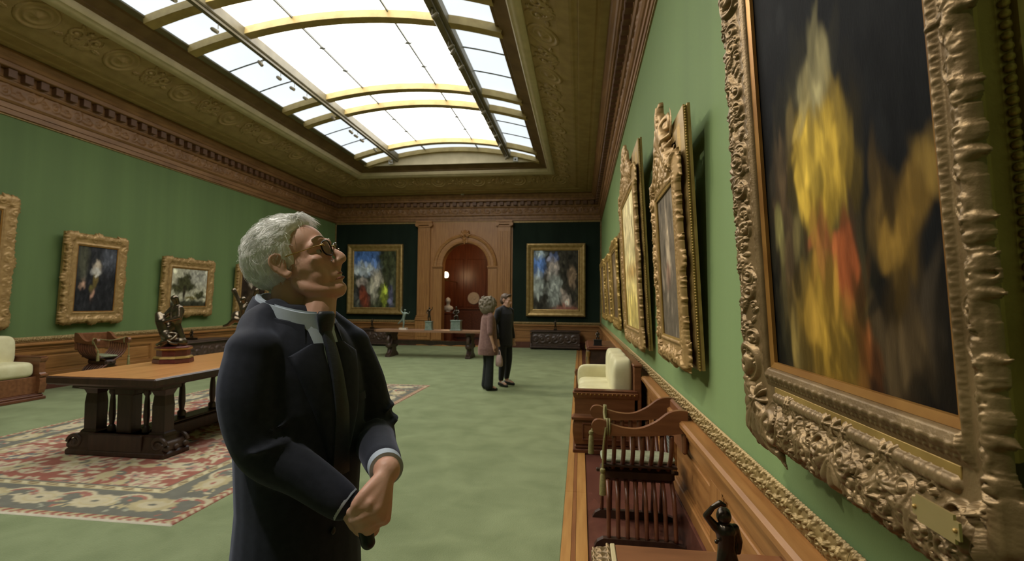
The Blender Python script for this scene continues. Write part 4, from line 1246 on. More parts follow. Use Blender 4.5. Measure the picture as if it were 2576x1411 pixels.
# ================================================================== rug
def make_rug():
    x0, x1, y0, y1 = -6.55, -2.83, 3.28, 9.49
    res = .0125
    nx, ny = int((x1-x0)/res), int((y1-y0)/res)
    xs = np.linspace(x0, x1, nx); ys = np.linspace(y0, y1, ny)
    X, Y = np.meshgrid(xs, ys, indexing='ij')
    C = np.zeros(X.shape+(3,))
    red, red2, cream, cream2, dark, pink = (.27, .105, .075), (.32, .14, .105), (.46, .40, .26), (.39, .33, .185), (.150, .145, .115), (.37, .22, .17)
    blue = (.12, .13, .13)
    e = np.minimum.reduce([X-x0, x1-X, Y-y0, y1-Y])               # distance from the edge
    C[:] = red
    rng = random.Random(5)
    def st(cx, cy, rx, ry, col, ang=0.0, soft=.12, lob=0, amp=.2):
        r = max(rx, ry)*1.4
        i0, i1 = np.searchsorted(xs, (cx-r, cx+r)); j0, j1 = np.searchsorted(ys, (cy-r, cy+r))
        if i1 <= i0 or j1 <= j0: return
        x = X[i0:i1, j0:j1]-cx; y = Y[i0:i1, j0:j1]-cy
        a = x*math.cos(ang)+y*math.sin(ang); b = -x*math.sin(ang)+y*math.cos(ang)
        d = np.sqrt((a/rx)**2+(b/ry)**2)
        if lob: d = d/(1+amp*np.cos(lob*np.arctan2(b/ry, a/rx)))
        k = np.clip((1-d)/soft+.5, 0, 1)[..., None]
        C[i0:i1, j0:j1] = C[i0:i1, j0:j1]*(1-k)+np.array(col)*k
    def ring(cx, cy, r, wd, col, a0, a1):
        for t in np.linspace(a0, a1, 26): st(cx+r*math.cos(t), cy+r*math.sin(t), wd, wd, col)
    # field: palmettes and vines
    for gx in np.arange(x0+.66, x1-.6, .235):
        for gy in np.arange(y0+.66, y1-.6, .26):
            cx = gx+rng.uniform(-.09, .09); cy = gy+rng.uniform(-.09, .09); an = rng.uniform(0, PI); s = rng.uniform(.75, 1.35)
            t = rng.random()
            if t < .60:
                st(cx, cy, .13*s, .085*s, cream, an, .15, 6, .25); st(cx, cy, .08*s, .05*s, rng.choice((red2, cream2, pink)), an, .2, 5, .25); st(cx, cy, .03*s, .02*s, dark, an)
            elif t < .85:
                st(cx, cy, .16*s, .05*s, rng.choice((cream, cream2, pink)), an, .15, 4, .3); st(cx+.08, cy+.05, .06*s, .03*s, rng.choice((blue, dark)), an+.8)
            else:
                st(cx, cy, .09*s, .07*s, blue, an, .15, 5, .25); st(cx, cy, .055*s, .04*s, cream, an, .15, 4, .3)
            for _ in range(5): st(cx+rng.uniform(-.17, .17), cy+rng.uniform(-.17, .17), rng.uniform(.02, .055), rng.uniform(.008, .02), rng.choice((cream, cream2, pink, dark, red2)), rng.uniform(0, PI))
    # borders
    band = lambda a, b: (e >= a) & (e < b)
    C[band(0, .045)] = red2; C[band(.045, .085)] = cream2; C[band(.085, .52)] = dark; C[band(.52, .60)] = cream2; C[band(.60, .615)] = dark
    chk = (np.floor((X+Y)/.035) % 2 == 0)
    C[band(.008, .038) & chk] = cream; C[band(.53, .59) & (np.floor((X-Y)/.045) % 2 == 0)] = (.22, .16, .09); C[band(.53, .59) & (np.floor((X+Y)/.06) % 3 == 0)] = (.50, .44, .27)
    C[band(.048, .08) & (np.floor((X-Y)/.05) % 2 == 0)] = red
    mid = .30
    path = []
    for t in np.arange(x0+mid, x1-mid+.01, .50): path += [(t, y0+mid, 0), (t, y1-mid, 0)]
    for t in np.arange(y0+mid+.5, y1-mid-.3, .50): path += [(x0+mid, t, PI/2), (x1-mid, t, PI/2)]
    for q, (cx, cy, an) in enumerate(path):
        if q % 2 or True:
            st(cx, cy, .185, .125, cream if q % 3 else cream2, an, .12, 12, .06); st(cx, cy, .125, .080, (.43, .36, .20), an, .12); st(cx, cy, .11, .068, cream, an, .12, 10, .06); st(cx, cy, .035, .016, red2 if q % 2 else dark, an)
            ux, uy = math.cos(an), math.sin(an)
            ring(cx+ux*.25, cy+uy*.25, .17, .018, cream, an+.5, an+2.6); ring(cx+ux*.25, cy+uy*.25, .14, .014, red2, an+.6, an+2.5)
            for _ in range(14):
                a = rng.uniform(.10, .32); s_ = rng.choice((-1, 1)); b = rng.uniform(-.17, .17)
                st(cx+ux*a*s_-uy*b, cy+uy*a*s_+ux*b, rng.uniform(.02, .05), rng.uniform(.01, .02), rng.choice((cream, cream2, red2, (.30, .30, .22))), rng.uniform(0, PI))
    C[e < .008] = (.2, .06, .04)
    fr = (Y-y0 < .02) | (y1-Y < .02)
    C[fr] = (.55, .50, .38)
    e2 = np.clip(e/.012, 0, 1)
    P = np.stack([X, Y, .0005+.009*e2], -1)
    me = grid_mesh('carpet_rug', P, paint_mat('rug_wool', rough=.95, bump=.5, bscale=160, spec=.05, var=.22, vscale=9))
    set_colors(me, C.reshape(-1, 3))
    o = put('oriental_rug', me)
    return tag(o, 'red and cream oriental rug with dark flowered border under the long table', 'rug')
make_rug()

# ================================================================== long refectory table on the rug
def cushion_vf(x0, x1, y0, y1, z0, z1, r=.05, n=10):
    """soft box: super-ellipsoid"""
    vs = []; fs = []
    cx, cy, cz = (x0+x1)/2, (y0+y1)/2, (z0+z1)/2
    ax, ay, az = (x1-x0)/2, (y1-y0)/2, (z1-z0)/2
    nu, nv = 32, 16
    sg = lambda c, p: math.copysign(abs(c)**p, c)
    for j in range(nv+1):
        v = -PI/2+PI*j/nv
        for i in range(nu):
            u = 2*PI*i/nu
            vs.append((cx+ax*sg(math.cos(v), .35)*sg(math.cos(u), .35), cy+ay*sg(math.cos(v), .35)*sg(math.sin(u), .35), cz+az*sg(math.sin(v), .55)))
    for j in range(nv):
        for i in range(nu):
            i2 = (i+1) % nu
            fs.append((j*nu+i, j*nu+i2, (j+1)*nu+i2, (j+1)*nu+i))
    return vs, fs

TX, TZ = -4.62, .825
TB = .0095                                       # standing on the rug
t = thing('refectory_table', 'long dark walnut table on carved trestles standing on the red rug', 'table', (TX, 0, TB))
tz = TZ-TB
top = MB().box(-.592, .592, 4.408, 7.892, tz-.018, tz, .004).build('table_top', M['walnut_top'], t)
MB().box(-.605, .605, 4.395, 7.905, tz-.085, tz-.003, .014).build('top_edge', M['walnut'], top)
MB().box(-.56, .56, 4.45, 7.85, tz-.10, tz-.076, .008).build('apron_moulding', M['walnut'], top)
def turned(h, r):
    return [(r*.9, 0), (r*1.25, .01), (r*1.25, .05*h/.4), (r*.7, .07*h/.4), (r*.75, h*.2), (r*1.05, h*.38), (r*.85, h*.7), (r*.65, h*.82), (r*1.15, h*.87), (r*1.15, h*.93), (r*1.3, h*.94), (r*1.3, h)]
def trestle(y0, dirn):
    g = MB()
    g.box(-.56, .56, y0, y0+.34, 0, .05, .008)
    g.add(*loft_vf([[(-q, y0+.17-d, z), (q, y0+.17-d, z), (q, y0+.17+d, z), (-q, y0+.17+d, z)] for q, d, z in ((.555, .16, .05), (.52, .15, .075), (.49, .14, .16), (.475, .135, .20), (.45, .11, .215))]))
    g.box(-.30, .30, y0+.005, y0+.335, .045, .215, .008)
    g.box(-.48, .48, y0+.04, y0+.30, tz-.155, tz-.10, .01)
    b = g.build('trestle', M['walnut'], t)
    for xx in (-.39, .39):                         # square tapering end legs
        vs = []
        for z, hw, hd in ((.20, .095, .085), (.225, .085, .075), (.24, .070, .062), (.50, .072, .064), (.60, .062, .056), (.64, .078, .07), (tz-.15, .088, .08)):
            vs.append([(xx-hw, y0+.17-hd, z), (xx+hw, y0+.17-hd, z), (xx+hw, y0+.17+hd, z), (xx-hw, y0+.17+hd, z)])
        v, f = loft_vf(vs); put('leg', mesh_from('leg', v, f, M['walnut']), b)
    MB().box(-.085, .085, y0+.10, y0+.24, .20, tz-.13, .01).box(-.115, .115, y0+.09, y0+.25, tz-.22, tz-.13, .01).build('centre_block', M['walnut'], b)
    for xx in (-.20, .20):
        MB().lathe(turned(tz-.35, .030), 14, (xx, y0+.17, .20)).build('baluster', M['walnut'], b, smooth=True)
    for sx in (-1, 1):                             # carved scroll feet
        m = MB()
        for yy in (y0+.03, y0+.31):
            sp = [(sx*(.47+.085*(1-k/26)*math.cos(k*.42)), yy, .125+.075*(1-k/26)*math.sin(k*.42)) for k in range(22)]
            m.tube(sp, [.022*(1-k/40) for k in range(22)], 8)
        m.box(min(sx*.46, sx*.545), max(sx*.46, sx*.545), y0+.02, y0+.32, .05, .15, .02)
        m.sphere((sx*.545, y0+.05, .09), .035, 12, 8).sphere((sx*.545, y0+.17, .085), .03, 12, 8).sphere((sx*.545, y0+.29, .09), .035, 12, 8)
        m.build('scroll_foot', M['walnut_carved'], b, smooth=True)
trestle(4.58, 1); trestle(7.40, -1)
st_ = MB().box(-.15, .15, 4.92, 7.40, .06, .19, .01).box(-.11, .11, 4.92, 7.40, .19, .215, .006).build('stretcher', M['walnut'], t)
MB().box(-.10, .10, 4.92, 7.40, tz-.14, tz-.10, .006).build('upper_rail', M['walnut'], t)
for yy in (5.25, 5.45, 5.95, 6.15, 6.65, 6.85):
    MB().lathe(turned(tz-.355, .036), 12, (0, yy, .215)).build('baluster', M['walnut'], t, smooth=True)

# ================================================================== bronzes
def figure(joints, bones, voxel, name):
    """joints: name->(x,y,z,r); bones join them; fused into one continuous figure"""
    pcs = []
    for a, b in bones:
        A, B = joints[a], joints[b]
        P = [Vector(A[:3]).lerp(Vector(B[:3]), k/4) for k in range(5)]
        R = [A[3]+(B[3]-A[3])*k/4 for k in range(5)]
        pcs.append(tube_vf(P, R, 10))
    for k, J in joints.items():
        m = MB().sphere(J[:3], J[3]*1.0, 10, 8); pcs.append((m.v, m.f))
    return fuse(pcs, voxel, 2, name)

# group on the near end of the long table
b1 = thing('bronze_group', 'dark bronze group of struggling figures on a red and gilt base, long table', 'statuette', (-4.90, 5.62, TZ))
MB().lathe([(.21, 0), (.215, .01), (.21, .05), (.19, .06), (.175, .075), (.175, .155), (.19, .165), (.195, .19), (.17, .20)], 8).build('base', M['plinth_red'], b1)
MB().lathe([(.212, .058), (.205, .075), (.182, .085), (.18, .072)], 8, cap=False).build('gilt_band', M['gilt_bright'], b1)
MB().lathe([(.182, .156), (.197, .164), (.199, .176), (.18, .182)], 8, cap=False).build('gilt_band', M['gilt_bright'], b1)
J = dict(hipA=(.0, 0, .46, .065), chestA=(.03, 0, .62, .075), neckA=(.03, -.01, .70, .034), headA=(.01, -.03, .775, .045), shA=(.085, -.03, .655, .04), elA=(.12, -.07, .545, .028), haA=(-.02, -.12, .50, .022),
         sh2=(-.03, 0, .66, .038), el2=(-.10, -.05, .56, .028), ha2=(-.14, -.08, .53, .022), kn=(-.05, -.05, .30, .05), ft=(.0, -.03, .215, .035), kn2=(.07, .02, .30, .05), ft2=(.09, .03, .215, .035),
         hipB=(-.06, -.08, .36, .06), chB=(-.10, -.10, .50, .062), hdB=(-.15, -.08, .575, .042), knB=(.05, -.13, .30, .042), ftB=(-.02, -.15, .215, .03), rock=(-.02, 0, .25, .10), rock2=(.08, .02, .24, .07), rock3=(-.09, -.02, .23, .07))
bn = [('hipA', 'chestA'), ('chestA', 'neckA'), ('neckA', 'headA'), ('chestA', 'shA'), ('shA', 'elA'), ('elA', 'haA'), ('chestA', 'sh2'), ('sh2', 'el2'), ('el2', 'ha2'), ('hipA', 'kn'), ('kn', 'ft'), ('hipA', 'kn2'), ('kn2', 'ft2'),
      ('hipB', 'chB'), ('chB', 'hdB'), ('hipB', 'knB'), ('knB', 'ftB'), ('hipA', 'hipB'), ('rock', 'rock2'), ('rock', 'rock3'), ('rock', 'hipB')]
me = figure(J, bn, .010, 'figures'); me.materials.append(M['bronze_lt']); put('figures', me, b1)
MB().tube(smooth_path([(-.12, -.12, .22), (-.02, -.17, .25), (.08, -.14, .28), (.10, -.08, .34), (.05, -.12, .36), (.02, -.15, .31), (.08, -.15, .25), (.13, -.10, .23)], 8), .016, 8).build('serpent', M['bronze_lt'], b1, smooth=True)

# leaping figure, further along the table
b2 = thing('bronze_figure', 'leaping bronze figure with both arms raised, on the long table behind the man', 'statuette', (-4.66, 6.6, TZ))
MB().lathe([(.17, 0), (.175, .02), (.16, .05), (.14, .06), (.14, .13), (.155, .14), (.155, .17), (.12, .18)], 20).build('base', M['plinth_red'], b2, smooth=True)
J = dict(ft=(.02, 0, .20, .035), kn=(.0, -.04, .34, .045), hip=(-.02, 0, .47, .06), ch=(-.01, -.01, .64, .07), nk=(-.01, -.02, .73, .032), hd=(-.01, -.05, .775, .042), sl=(-.08, 0, .72, .034), el=(-.13, -.02, .82, .027), hl=(-.17, -.03, .90, .034),
         sr=(.07, 0, .72, .034), er=(.13, -.02, .80, .027), hr=(.17, -.02, .90, .034), k2=(-.12, -.05, .50, .042), f2=(-.22, -.05, .42, .026), t2=(-.29, -.05, .40, .018), blob=(-.13, 0, .54, .075), rk=(0, 0, .22, .09))
bn = [('ft', 'kn'), ('kn', 'hip'), ('hip', 'ch'), ('ch', 'nk'), ('nk', 'hd'), ('ch', 'sl'), ('sl', 'el'), ('el', 'hl'), ('ch', 'sr'), ('sr', 'er'), ('er', 'hr'), ('hip', 'k2'), ('k2', 'f2'), ('f2', 't2'), ('hip', 'blob'), ('ft', 'rk')]
me = figure(J, bn, .010, 'figure'); me.materials.append(M['bronze_lt']); put('figure', me, b2)

def small_bronze(nm, label, loc, h, seed, basemat='green_marble', base=(.09, .09, .22), m='bronze', pose=0, figs=.011, rz=0):
    t = thing(nm, label, 'statuette', loc, rz)
    bx, by, bz = base
    MB().box(-bx, bx, -by, by, 0, bz*.12, .004).box(-bx*.86, bx*.86, -by*.86, by*.86, bz*.12, bz*.88, .004).box(-bx*.94, bx*.94, -by*.94, by*.94, bz*.88, bz, .004).build('base', M[basemat], t)
    s = h/.50; r = random.Random(seed)
    if pose == 0:
        J = dict(f1=(-.03, 0, 0, .022), k1=(-.035, -.02, .12, .027), f2=(.05, 0, .0, .022), k2=(.04, -.02, .12, .027), hip=(0, 0, .24, .042), ch=(.0, 0, .36, .048), nk=(0, -.005, .42, .02), hd=(.005, -.01, .47, .032),
                 s1=(-.055, 0, .39, .022), e1=(-.09, -.02, .31, .016), h1=(-.05, -.05, .25, .013), s2=(.055, 0, .39, .022), e2=(.11, -.02, .42, .016), h2=(.13, -.03, .50, .014))
    elif pose == 1:
        J = dict(f1=(.0, 0, 0, .02), k1=(.02, -.02, .12, .026), f2=(-.16, .05, .10, .018), k2=(-.07, .02, .17, .026), hip=(0, 0, .24, .038), ch=(.03, 0, .36, .044), nk=(.035, 0, .42, .018), hd=(.045, -.01, .465, .03),
                 s1=(-.03, 0, .39, .02), e1=(-.08, .02, .45, .014), h1=(-.05, .02, .55, .012), s2=(.08, 0, .39, .02), e2=(.14, -.02, .36, .014), h2=(.18, -.03, .42, .012))
    else:
        J = dict(f1=(-.04, 0, 0, .03), k1=(-.06, -.05, .10, .034), f2=(.06, 0, .0, .03), k2=(.06, -.05, .11, .034), hip=(0, .01, .15, .055), ch=(.0, 0, .29, .06), nk=(0, -.01, .36, .026), hd=(.0, -.02, .42, .042),
                 s1=(-.07, 0, .32, .028), e1=(-.11, -.05, .22, .02), h1=(-.04, -.09, .20, .018), s2=(.07, 0, .32, .028), e2=(.11, -.06, .25, .02), h2=(.04, -.09, .22, .018))
    J = {k: (v[0]*s, v[1]*s, v[2]*s+bz+.01, v[3]*s) for k, v in J.items()}
    bn = [('f1', 'k1'), ('k1', 'hip'), ('f2', 'k2'), ('k2', 'hip'), ('hip', 'ch'), ('ch', 'nk'), ('nk', 'hd'), ('ch', 's1'), ('s1', 'e1'), ('e1', 'h1'), ('ch', 's2'), ('s2', 'e2'), ('e2', 'h2')]
    me = figure(J, bn, figs*s, 'figure'); me.materials.append(M[m]); put('figure', me, t)
    return t

# ================================================================== far table with bronzes
BZ = .785
t = thing('trestle_table', 'long walnut table with carved legs in front of the arch', 'table', (-4.33, 14.5, 0))
vs = [(x, y) for x, y in [(-1.52, -.42), (-1.62, -.30), (-1.62, .30), (-1.52, .42), (1.52, .42), (1.62, .30), (1.62, -.30), (1.52, -.42)]]
MB().prism(vs[::-1], BZ-.055, BZ).build('table_top', mat('dusty_walnut_top', (.30, .17, .10), (.24, .125, .07), rough=.35, scale=3, stretch=(.5, 5, 1)), t)
for sx in (-1, 1):
    prof = [(.0, 0), (.0, .06), (.10, .10), (.05, .20), (.12, .34), (.04, .46), (.13, .60), (.20, .66), (.20, BZ-.055)]
    g = MB()
    rings = []
    for d, z in [(.36, 0), (.36, .05), (.30, .09), (.20, .14), (.16, .24), (.24, .34), (.20, .44), (.14, .52), (.26, .62), (.33, .68), (.33, BZ-.055)]:
        rings.append([(sx*1.18-.07, -d, z), (sx*1.18+.07, -d, z), (sx*1.18+.07, d, z), (sx*1.18-.07, d, z)])
    v, f = loft_vf(rings)
    lg = put('leg', mesh_from('leg', v, f, M['walnut_carved']), t)
    for e in (-1, 1):
        m = MB().sphere((sx*1.18, e*.26, .34), .095, 12, 8).tube(smooth_path([(sx*1.18, e*.27, .60), (sx*1.18, e*.33, .48), (sx*1.18, e*.27, .36), (sx*1.18, e*.19, .22), (sx*1.18, e*.28, .10), (sx*1.18, e*.35, .072)], 6), .052, 8)
        m.build('lion_leg', M['walnut_carved'], lg, smooth=True)
xs = np.linspace(-1.16, 1.16, 60)
vs = []; fs = []
for x in xs:
    zb = .33+.035*abs(math.sin(x*5.2))
    for yy in (-.04, .04): vs += [(x, yy, zb), (x, yy, .47)]
for k in range(59):
    a = 4*k; b = a+4
    fs += [(a, b, b+1, a+1), (a+2, a+3, b+3, b+2), (a+1, b+1, b+3, a+3), (a, a+2, b+2, b)]
put('stretcher', mesh_from('stretcher', vs, fs, M['walnut']), t)
small_bronze('bronze_figure', 'slender pale running bronze, leftmost on the table before the arch', (-5.14, 14.4, BZ), .55, 1, 'marble_white', (.13, .07, .05), 'green_marble', 1)
small_bronze('bronze_figure', 'small dark bronze on a tall grey-green plinth, middle of the far table', (-4.36, 14.4, BZ), .40, 2, 'green_marble', (.11, .11, .26), 'bronze', 0)
small_bronze('bronze_figure', 'dark bronze on a grey-green block, right of three on the far table', (-3.55, 14.4, BZ), .42, 3, 'green_marble', (.16, .14, .30), 'bronze', 2)

# ================================================================== carved chests
def cassone(label, loc, rz, L, D, H, mat_, legs=True, gold=False):
    t = thing('carved_chest', label, 'chest', loc, rz)
    MB().box(-L/2, L/2, -D/2, D/2, H-.06, H-.02, .012).box(-L/2+.03, L/2-.03, -D/2+.03, D/2-.03, H-.02, H, .01).build('lid', M['walnut_red' if gold else 'walnut_carved'], t)
    MB().box(-L/2+.05, L/2-.05, -D/2+.05, D/2-.05, .12, H-.06, .01).build('body', M[mat_], t)
    MB().box(-L/2, L/2, -D/2, D/2, .05, .12, .015).build('base_moulding', M[mat_], t)
    rl = Relief(-L/2+.10, L/2-.10, .16, H-.10, .018); rl.mask[:] = True
    r = random.Random(int(L*100))
    zc = (.16+H-.10)/2; hh = (H-.26)/2
    for k in range(int(L/.22)):
        a = -L/2+.2+k*.22
        rl.scroll(a, zc, hh*.8, .03, 1 if k % 2 else -1, 1.0, 1.5); rl.leaf(a+.05, zc, r.uniform(-1, 1), .2, .05, .03, 3, .3); rl.leaf(a+.1, zc, r.uniform(2, 4), .18, .05, .03, 3, -.3)
    me = relief_mesh('carved_panel', rl, rl.R, M[mat_], lambda a, b, n: (a, -D/2+.048-n, b))
    put('carved_panel', me, t)
    for sx in (-1, 1):
        m = MB()
        for e in (-1, 1):
            m.add(*tube_vf(smooth_path([(sx*(L/2-.07), e*(D/2-.07), .13), (sx*(L/2-.04), e*(D/2-.02), .09), (sx*(L/2-.09), e*(D/2-.09), .05), (sx*(L/2-.03), e*(D/2-.02), .040)], 5), [.036]*15+[.022], 8))
        m.build('paw_foot', M[mat_], t, smooth=True)
        MB().lathe(turned(H-.22, .032), 12, (sx*(L/2-.045), -D/2+.04, .13)).build('corner_column', M['gilt' if gold else mat_], t, smooth=True)
    return t
cassone('dark carved chest against the end wall, right of the arch', (-.86, 17.88, 0), 0, 1.74, .58, .66, 'walnut_carved')
cassone('dark carved chest against the end wall, left of the arch', (-7.62, 17.90, 0), 0, 1.75, .55, .61, 'walnut_carved')
cassone('dark carved chest against the left wall behind the long table', (-8.94, 11.05, 0), PI/2, 1.55, .56, .66, 'walnut_carved')
cassone('carved walnut chest with gilt columns on the right wall beyond the sofa', (.40, 10.35, .0), -PI/2, 1.7, .58, .80, 'walnut_carved', gold=True)
small_bronze('small_bronze', 'tiny dark bronze on the chest right of the arch', (-.86, 17.85, .66), .30, 4, 'bronze', (.07, .07, .06), 'bronze', 0)
small_bronze('small_bronze', 'tiny dark bronze on the chest left of the arch', (-7.56, 17.85, .61), .30, 5, 'bronze', (.07, .07, .06), 'bronze', 0)
small_bronze('small_bronze', 'small dark bronze on the chest by the left wall', (-8.98, 10.82, .66), .20, 6, 'bronze', (.12, .07, .05), 'bronze', 2)
small_bronze('small_bronze', 'small dark bronze on a black plinth on the gilt-columned chest', (.33, 9.85, .80), .18, 7, 'black_plastic', (.085, .085, .11), 'bronze', 2)

# ================================================================== sofas (box settle with cushions)
def sofa(label, loc, rz, L):
    """front faces -x, length along +y from 0 to L, back at x=.70"""
    t = thing('settle_sofa', label, 'sofa', loc, rz)
    D = .70
    MB().box(-.02, D+.01, -.02, L+.02, 0, .05, .008).box(.0, D, 0, L, .05, .085, .012).box(.015, D, .015, L-.015, .085, .10, .005).build('plinth', M['walnut_red'], t)
    MB().box(.05, D, .05, L-.05, .10, .36, .006).build('seat_box', M['walnut_mid'], t)
    for y0, y1, s in ((0, .09, -1), (L-.09, L, 1)):
        # end panel: bellied below, moulding, flat above
        yo = y0 if s < 0 else y1
        rings = []
        for z, o in ((.10, .0), (.16, .012), (.24, .022), (.31, .020), (.355, .008), (.36, .030), (.385, .034), (.40, .012), (.42, .0), (.58, .0), (.60, .012), (.645, .024), (.655, .01)):
            a, b = (y0-o, y1) if s < 0 else (y0, y1+o)
            rings.append([(.0-o, a, z), (D-.04, a, z), (D-.04, b, z), (.0-o, b, z)])
        v, f = loft_vf(rings)
        e = put('end_panel', mesh_from('end_panel', v, f, M['walnut_mid']), t)
        ya, yb = (y0-.030, y0+.0) if s < 0 else (y1-.0, y1+.030)
        fr = MB().box(.08, .60, ya, yb, .15, .165, .003).box(.08, .60, ya, yb, .315, .33, .003).box(.08, .095, ya, yb, .165, .315, .003).box(.585, .60, ya, yb, .165, .315, .003)
        fr.build('panel_moulding', M['walnut_red'], e)
        MB().box(-.012, D-.04, y0-.012, y1+.012, .655, .675, .006).build('arm_cap', M['walnut_red'], e)
        m = MB()
        for k in range(14):
            m.sphere((.03+k*.046, (y0-.015 if s < 0 else y1+.015), .63), .014, 8, 6)
        m.build('gadroons', M['gilt_orange'], e, smooth=True)
        # padded arm
        v, f = cushion_vf(.02, D-.10, y0+.07, y1+.10, .40, .76) if s < 0 else cushion_vf(.02, D-.10, y0-.10, y1-.07, .40, .76)
        if s > 0: put('arm_cushion', mesh_from('arm_cushion', v, f, M['cream'], True), t)
    MB().box(D-.08, D, 0, L, .10, .93, .008).box(D-.09, D+.01, -.01, L+.01, .93, .955, .008).build('back_panel', M['walnut_mid'], t)
    n = 3
    for k in range(n):
        a, b = .10+k*(L-.20)/n, .10+(k+1)*(L-.20)/n
        v, f = cushion_vf(.03, D-.16, a+.004, b-.004, .35, .60); put('seat_cushion', mesh_from('seat_cushion', v, f, M['cream'], True), t)
        v, f = cushion_vf(D-.30, D-.075, a+.004, b-.004, .50, 1.00); put('back_cushion', mesh_from('back_cushion', v, f, M['cream'], True), t)
    return t
sofa('cream cushioned walnut settle against the right wall behind the folding chair', (-.055, 5.56, -.0115), 0, 1.78)
sofa('cream cushioned walnut settle at the left edge of the photograph', (-8.42, 7.08, 0), PI, 1.9)

# ================================================================== folding slat chairs
def slat_chair(label, loc, rz, sc=1.0):
    """faces -x; the legs cross in the y-z plane; width +-.25, depth 0..0.58"""
    t = thing('folding_chair', label, 'chair', loc, rz)
    t.scale = (sc,)*3
    W = .235
    nS = 8
    xs = np.linspace(.07, .50, nS)
    for s in (-1, 1):
        # foot sledge
        poly = [(.0, .0), (.02, .035), (.06, .058), (.50, .058), (.585, .03), (.60, .0)]
        Mx = Matrix.Translation((0, s*W-.022, 0)) @ Matrix(((1, 0, 0, 0), (0, 0, 1, 0), (0, 1, 0, 0), (0, 0, 0, 1)))
        MB().prism(poly, 0, .044, Mx).build('foot', M['walnut'], t)
        # curved arm with scroll front
        up = smooth_path([(-.005, 0, .745), (-.018, 0, .785), (.005, 0, .822), (.055, 0, .826), (.11, 0, .80), (.20, 0, .778), (.30, 0, .78), (.40, 0, .825), (.48, 0, .885), (.55, 0, .905), (.60, 0, .90)], 4)
        lo = smooth_path([(.60, 0, .76), (.40, 0, .735), (.20, 0, .725), (.07, 0, .725), (.02, 0, .73)], 4)
        poly = [(p.x, p.z) for p in up]+[(p.x, p.z) for p in lo]
        Mx = Matrix.Translation((0, s*W-.022, 0)) @ Matrix(((1, 0, 0, 0), (0, 0, 1, 0), (0, 1, 0, 0), (0, 0, 0, 1)))
        MB().prism(poly, 0, .044, Mx).build('arm', M['walnut_mid'], t)
        for k, xx in enumerate(xs):
            xo = xx+(.0 if s < 0 else .027)
            P = smooth_path([(xo, s*(W-.0), .735), (xo, s*(W-.01), .62), (xo, s*.15, .52), (xo, 0, .42), (xo, -s*.14, .32), (xo, -s*(W-.035), .19), (xo, -s*(W-.0), .05)], 4)
            m = MB()
            for i in range(len(P)-1): pass
            v, f = tube_vf(P, [.0155]*len(P), 6)
            put('slat', mesh_from('slat', v, f, M['walnut_red'], True), t)
    MB().box(.05, .55, -.085, .085, .37, .465, .025).box(.02, .585, -.012, .012, .41, .435, .005).build('pivot_bar', M['walnut'], t)
    # seat slats and silk cushion
    MB().box(.06, .55, -.17, .17, .495, .512, .004).build('seat', M['walnut'], t)
    v, f = cushion_vf(.05, .555, -.125, .125, .508, .54); put('seat_cushion', mesh_from('seat_cushion', v, f, M['green_silk'], True), t)
    MB().box(.565, .60, -W-.02, W+.02, .62, .90, .012).build('backrest', M['walnut_mid'], t)
    # cord barrier with tassels
    c = MB()
    for s in (-1, 1):
        c.tube([(.085+.0*math.cos(a), s*W+.030*math.cos(a), .775+.055*math.sin(a)) for a in np.linspace(0, 2*PI, 16)], .006, 6)
        c.tube([(.10, s*W+.030*math.cos(a), .775+.055*math.sin(a)) for a in np.linspace(0, 2*PI, 16)], .006, 6)
    c.tube(smooth_path([(.09, -W, .83), (.08, -W*.5, .80), (.08, 0, .785), (.08, W*.5, .80), (.09, W, .83)], 5), .0075, 6)
    c.tube(smooth_path([(.075, -W-.03, .78), (.06, -W-.035, .66), (.055, -W-.035, .52)], 5), .0075, 6)
    c.tube(smooth_path([(.065, W+.03, .78), (.02, W+.02, .70), (-.01, W+.0, .62)], 5), .0075, 6)
    cd = c.build('cord', M['cord'], t, smooth=True)
    for p in ((.055, -W-.035, .50), (-.01, W, .62)):
        MB().lathe([(.004, .02), (.017, .01), (.019, -.005), (.012, -.018), (.017, -.03), (.021, -.10), (.022, -.155), (.002, -.157)], 12, p).build('tassel', M['cord'], cd, smooth=True)
    return t
slat_chair('dark folding slat chair with cord and tassels, nearest seat on the right wall', (.095, 3.72, -.0115), 0)
slat_chair('dark folding slat chair with green silk seat beside the left wall', (-8.30, 8.15, 0), PI*.92, 1.08)

# ================================================================== table at the lower right corner with a bronze
t = thing('side_table', 'brown table top with carved gilt edge at the bottom right corner', 'table', (0, 0, -.0115))
z1 = .735
MB().box(.125, .725, 1.10, 1.895, z1-.03, z1, .003).build('table_top', M['walnut_mid'], t)
MB().box(.108, .125, 1.10, 1.895, z1-.032, z1+.004, .003).build('pale_inlay', mat('pale_inlay', (.50, .42, .24), rough=.4), t)
rl = Relief(1.10, 1.895, .0, .075, .004); rl.mask[:] = True
for k in range(20):
    y_ = 1.12+k*.04
    rl.leaf(y_, .02, PI/2, .045, .014, .016, 3); rl.bead(y_+.02, .008, .008, .012); rl.bead(y_+.02, .065, .008, .012)
me = relief_mesh('carved_edge', rl, rl.R, M['gilt_grey'], lambda a, b, n: (.106-b*.85-n*.3, a, z1-.004-b*.30+n*.9), skirt=-.02); put('carved_edge', me, t)
MB().box(.10, .70, 1.12, 1.87, z1-.16, z1-.03, .006).build('apron', M['walnut_carved'], t)
for xx in (.16, .64):
    for yy in (1.16, 1.83):
        MB().lathe(turned(z1-.16, .045), 14, (xx, yy, 0)).build('leg', M['walnut_carved'], t, smooth=True)
b = thing('bronze_boy', 'dark bronze boy shading his eyes with a raised arm, lower right', 'statuette', (.448, 1.69, z1-.0115))
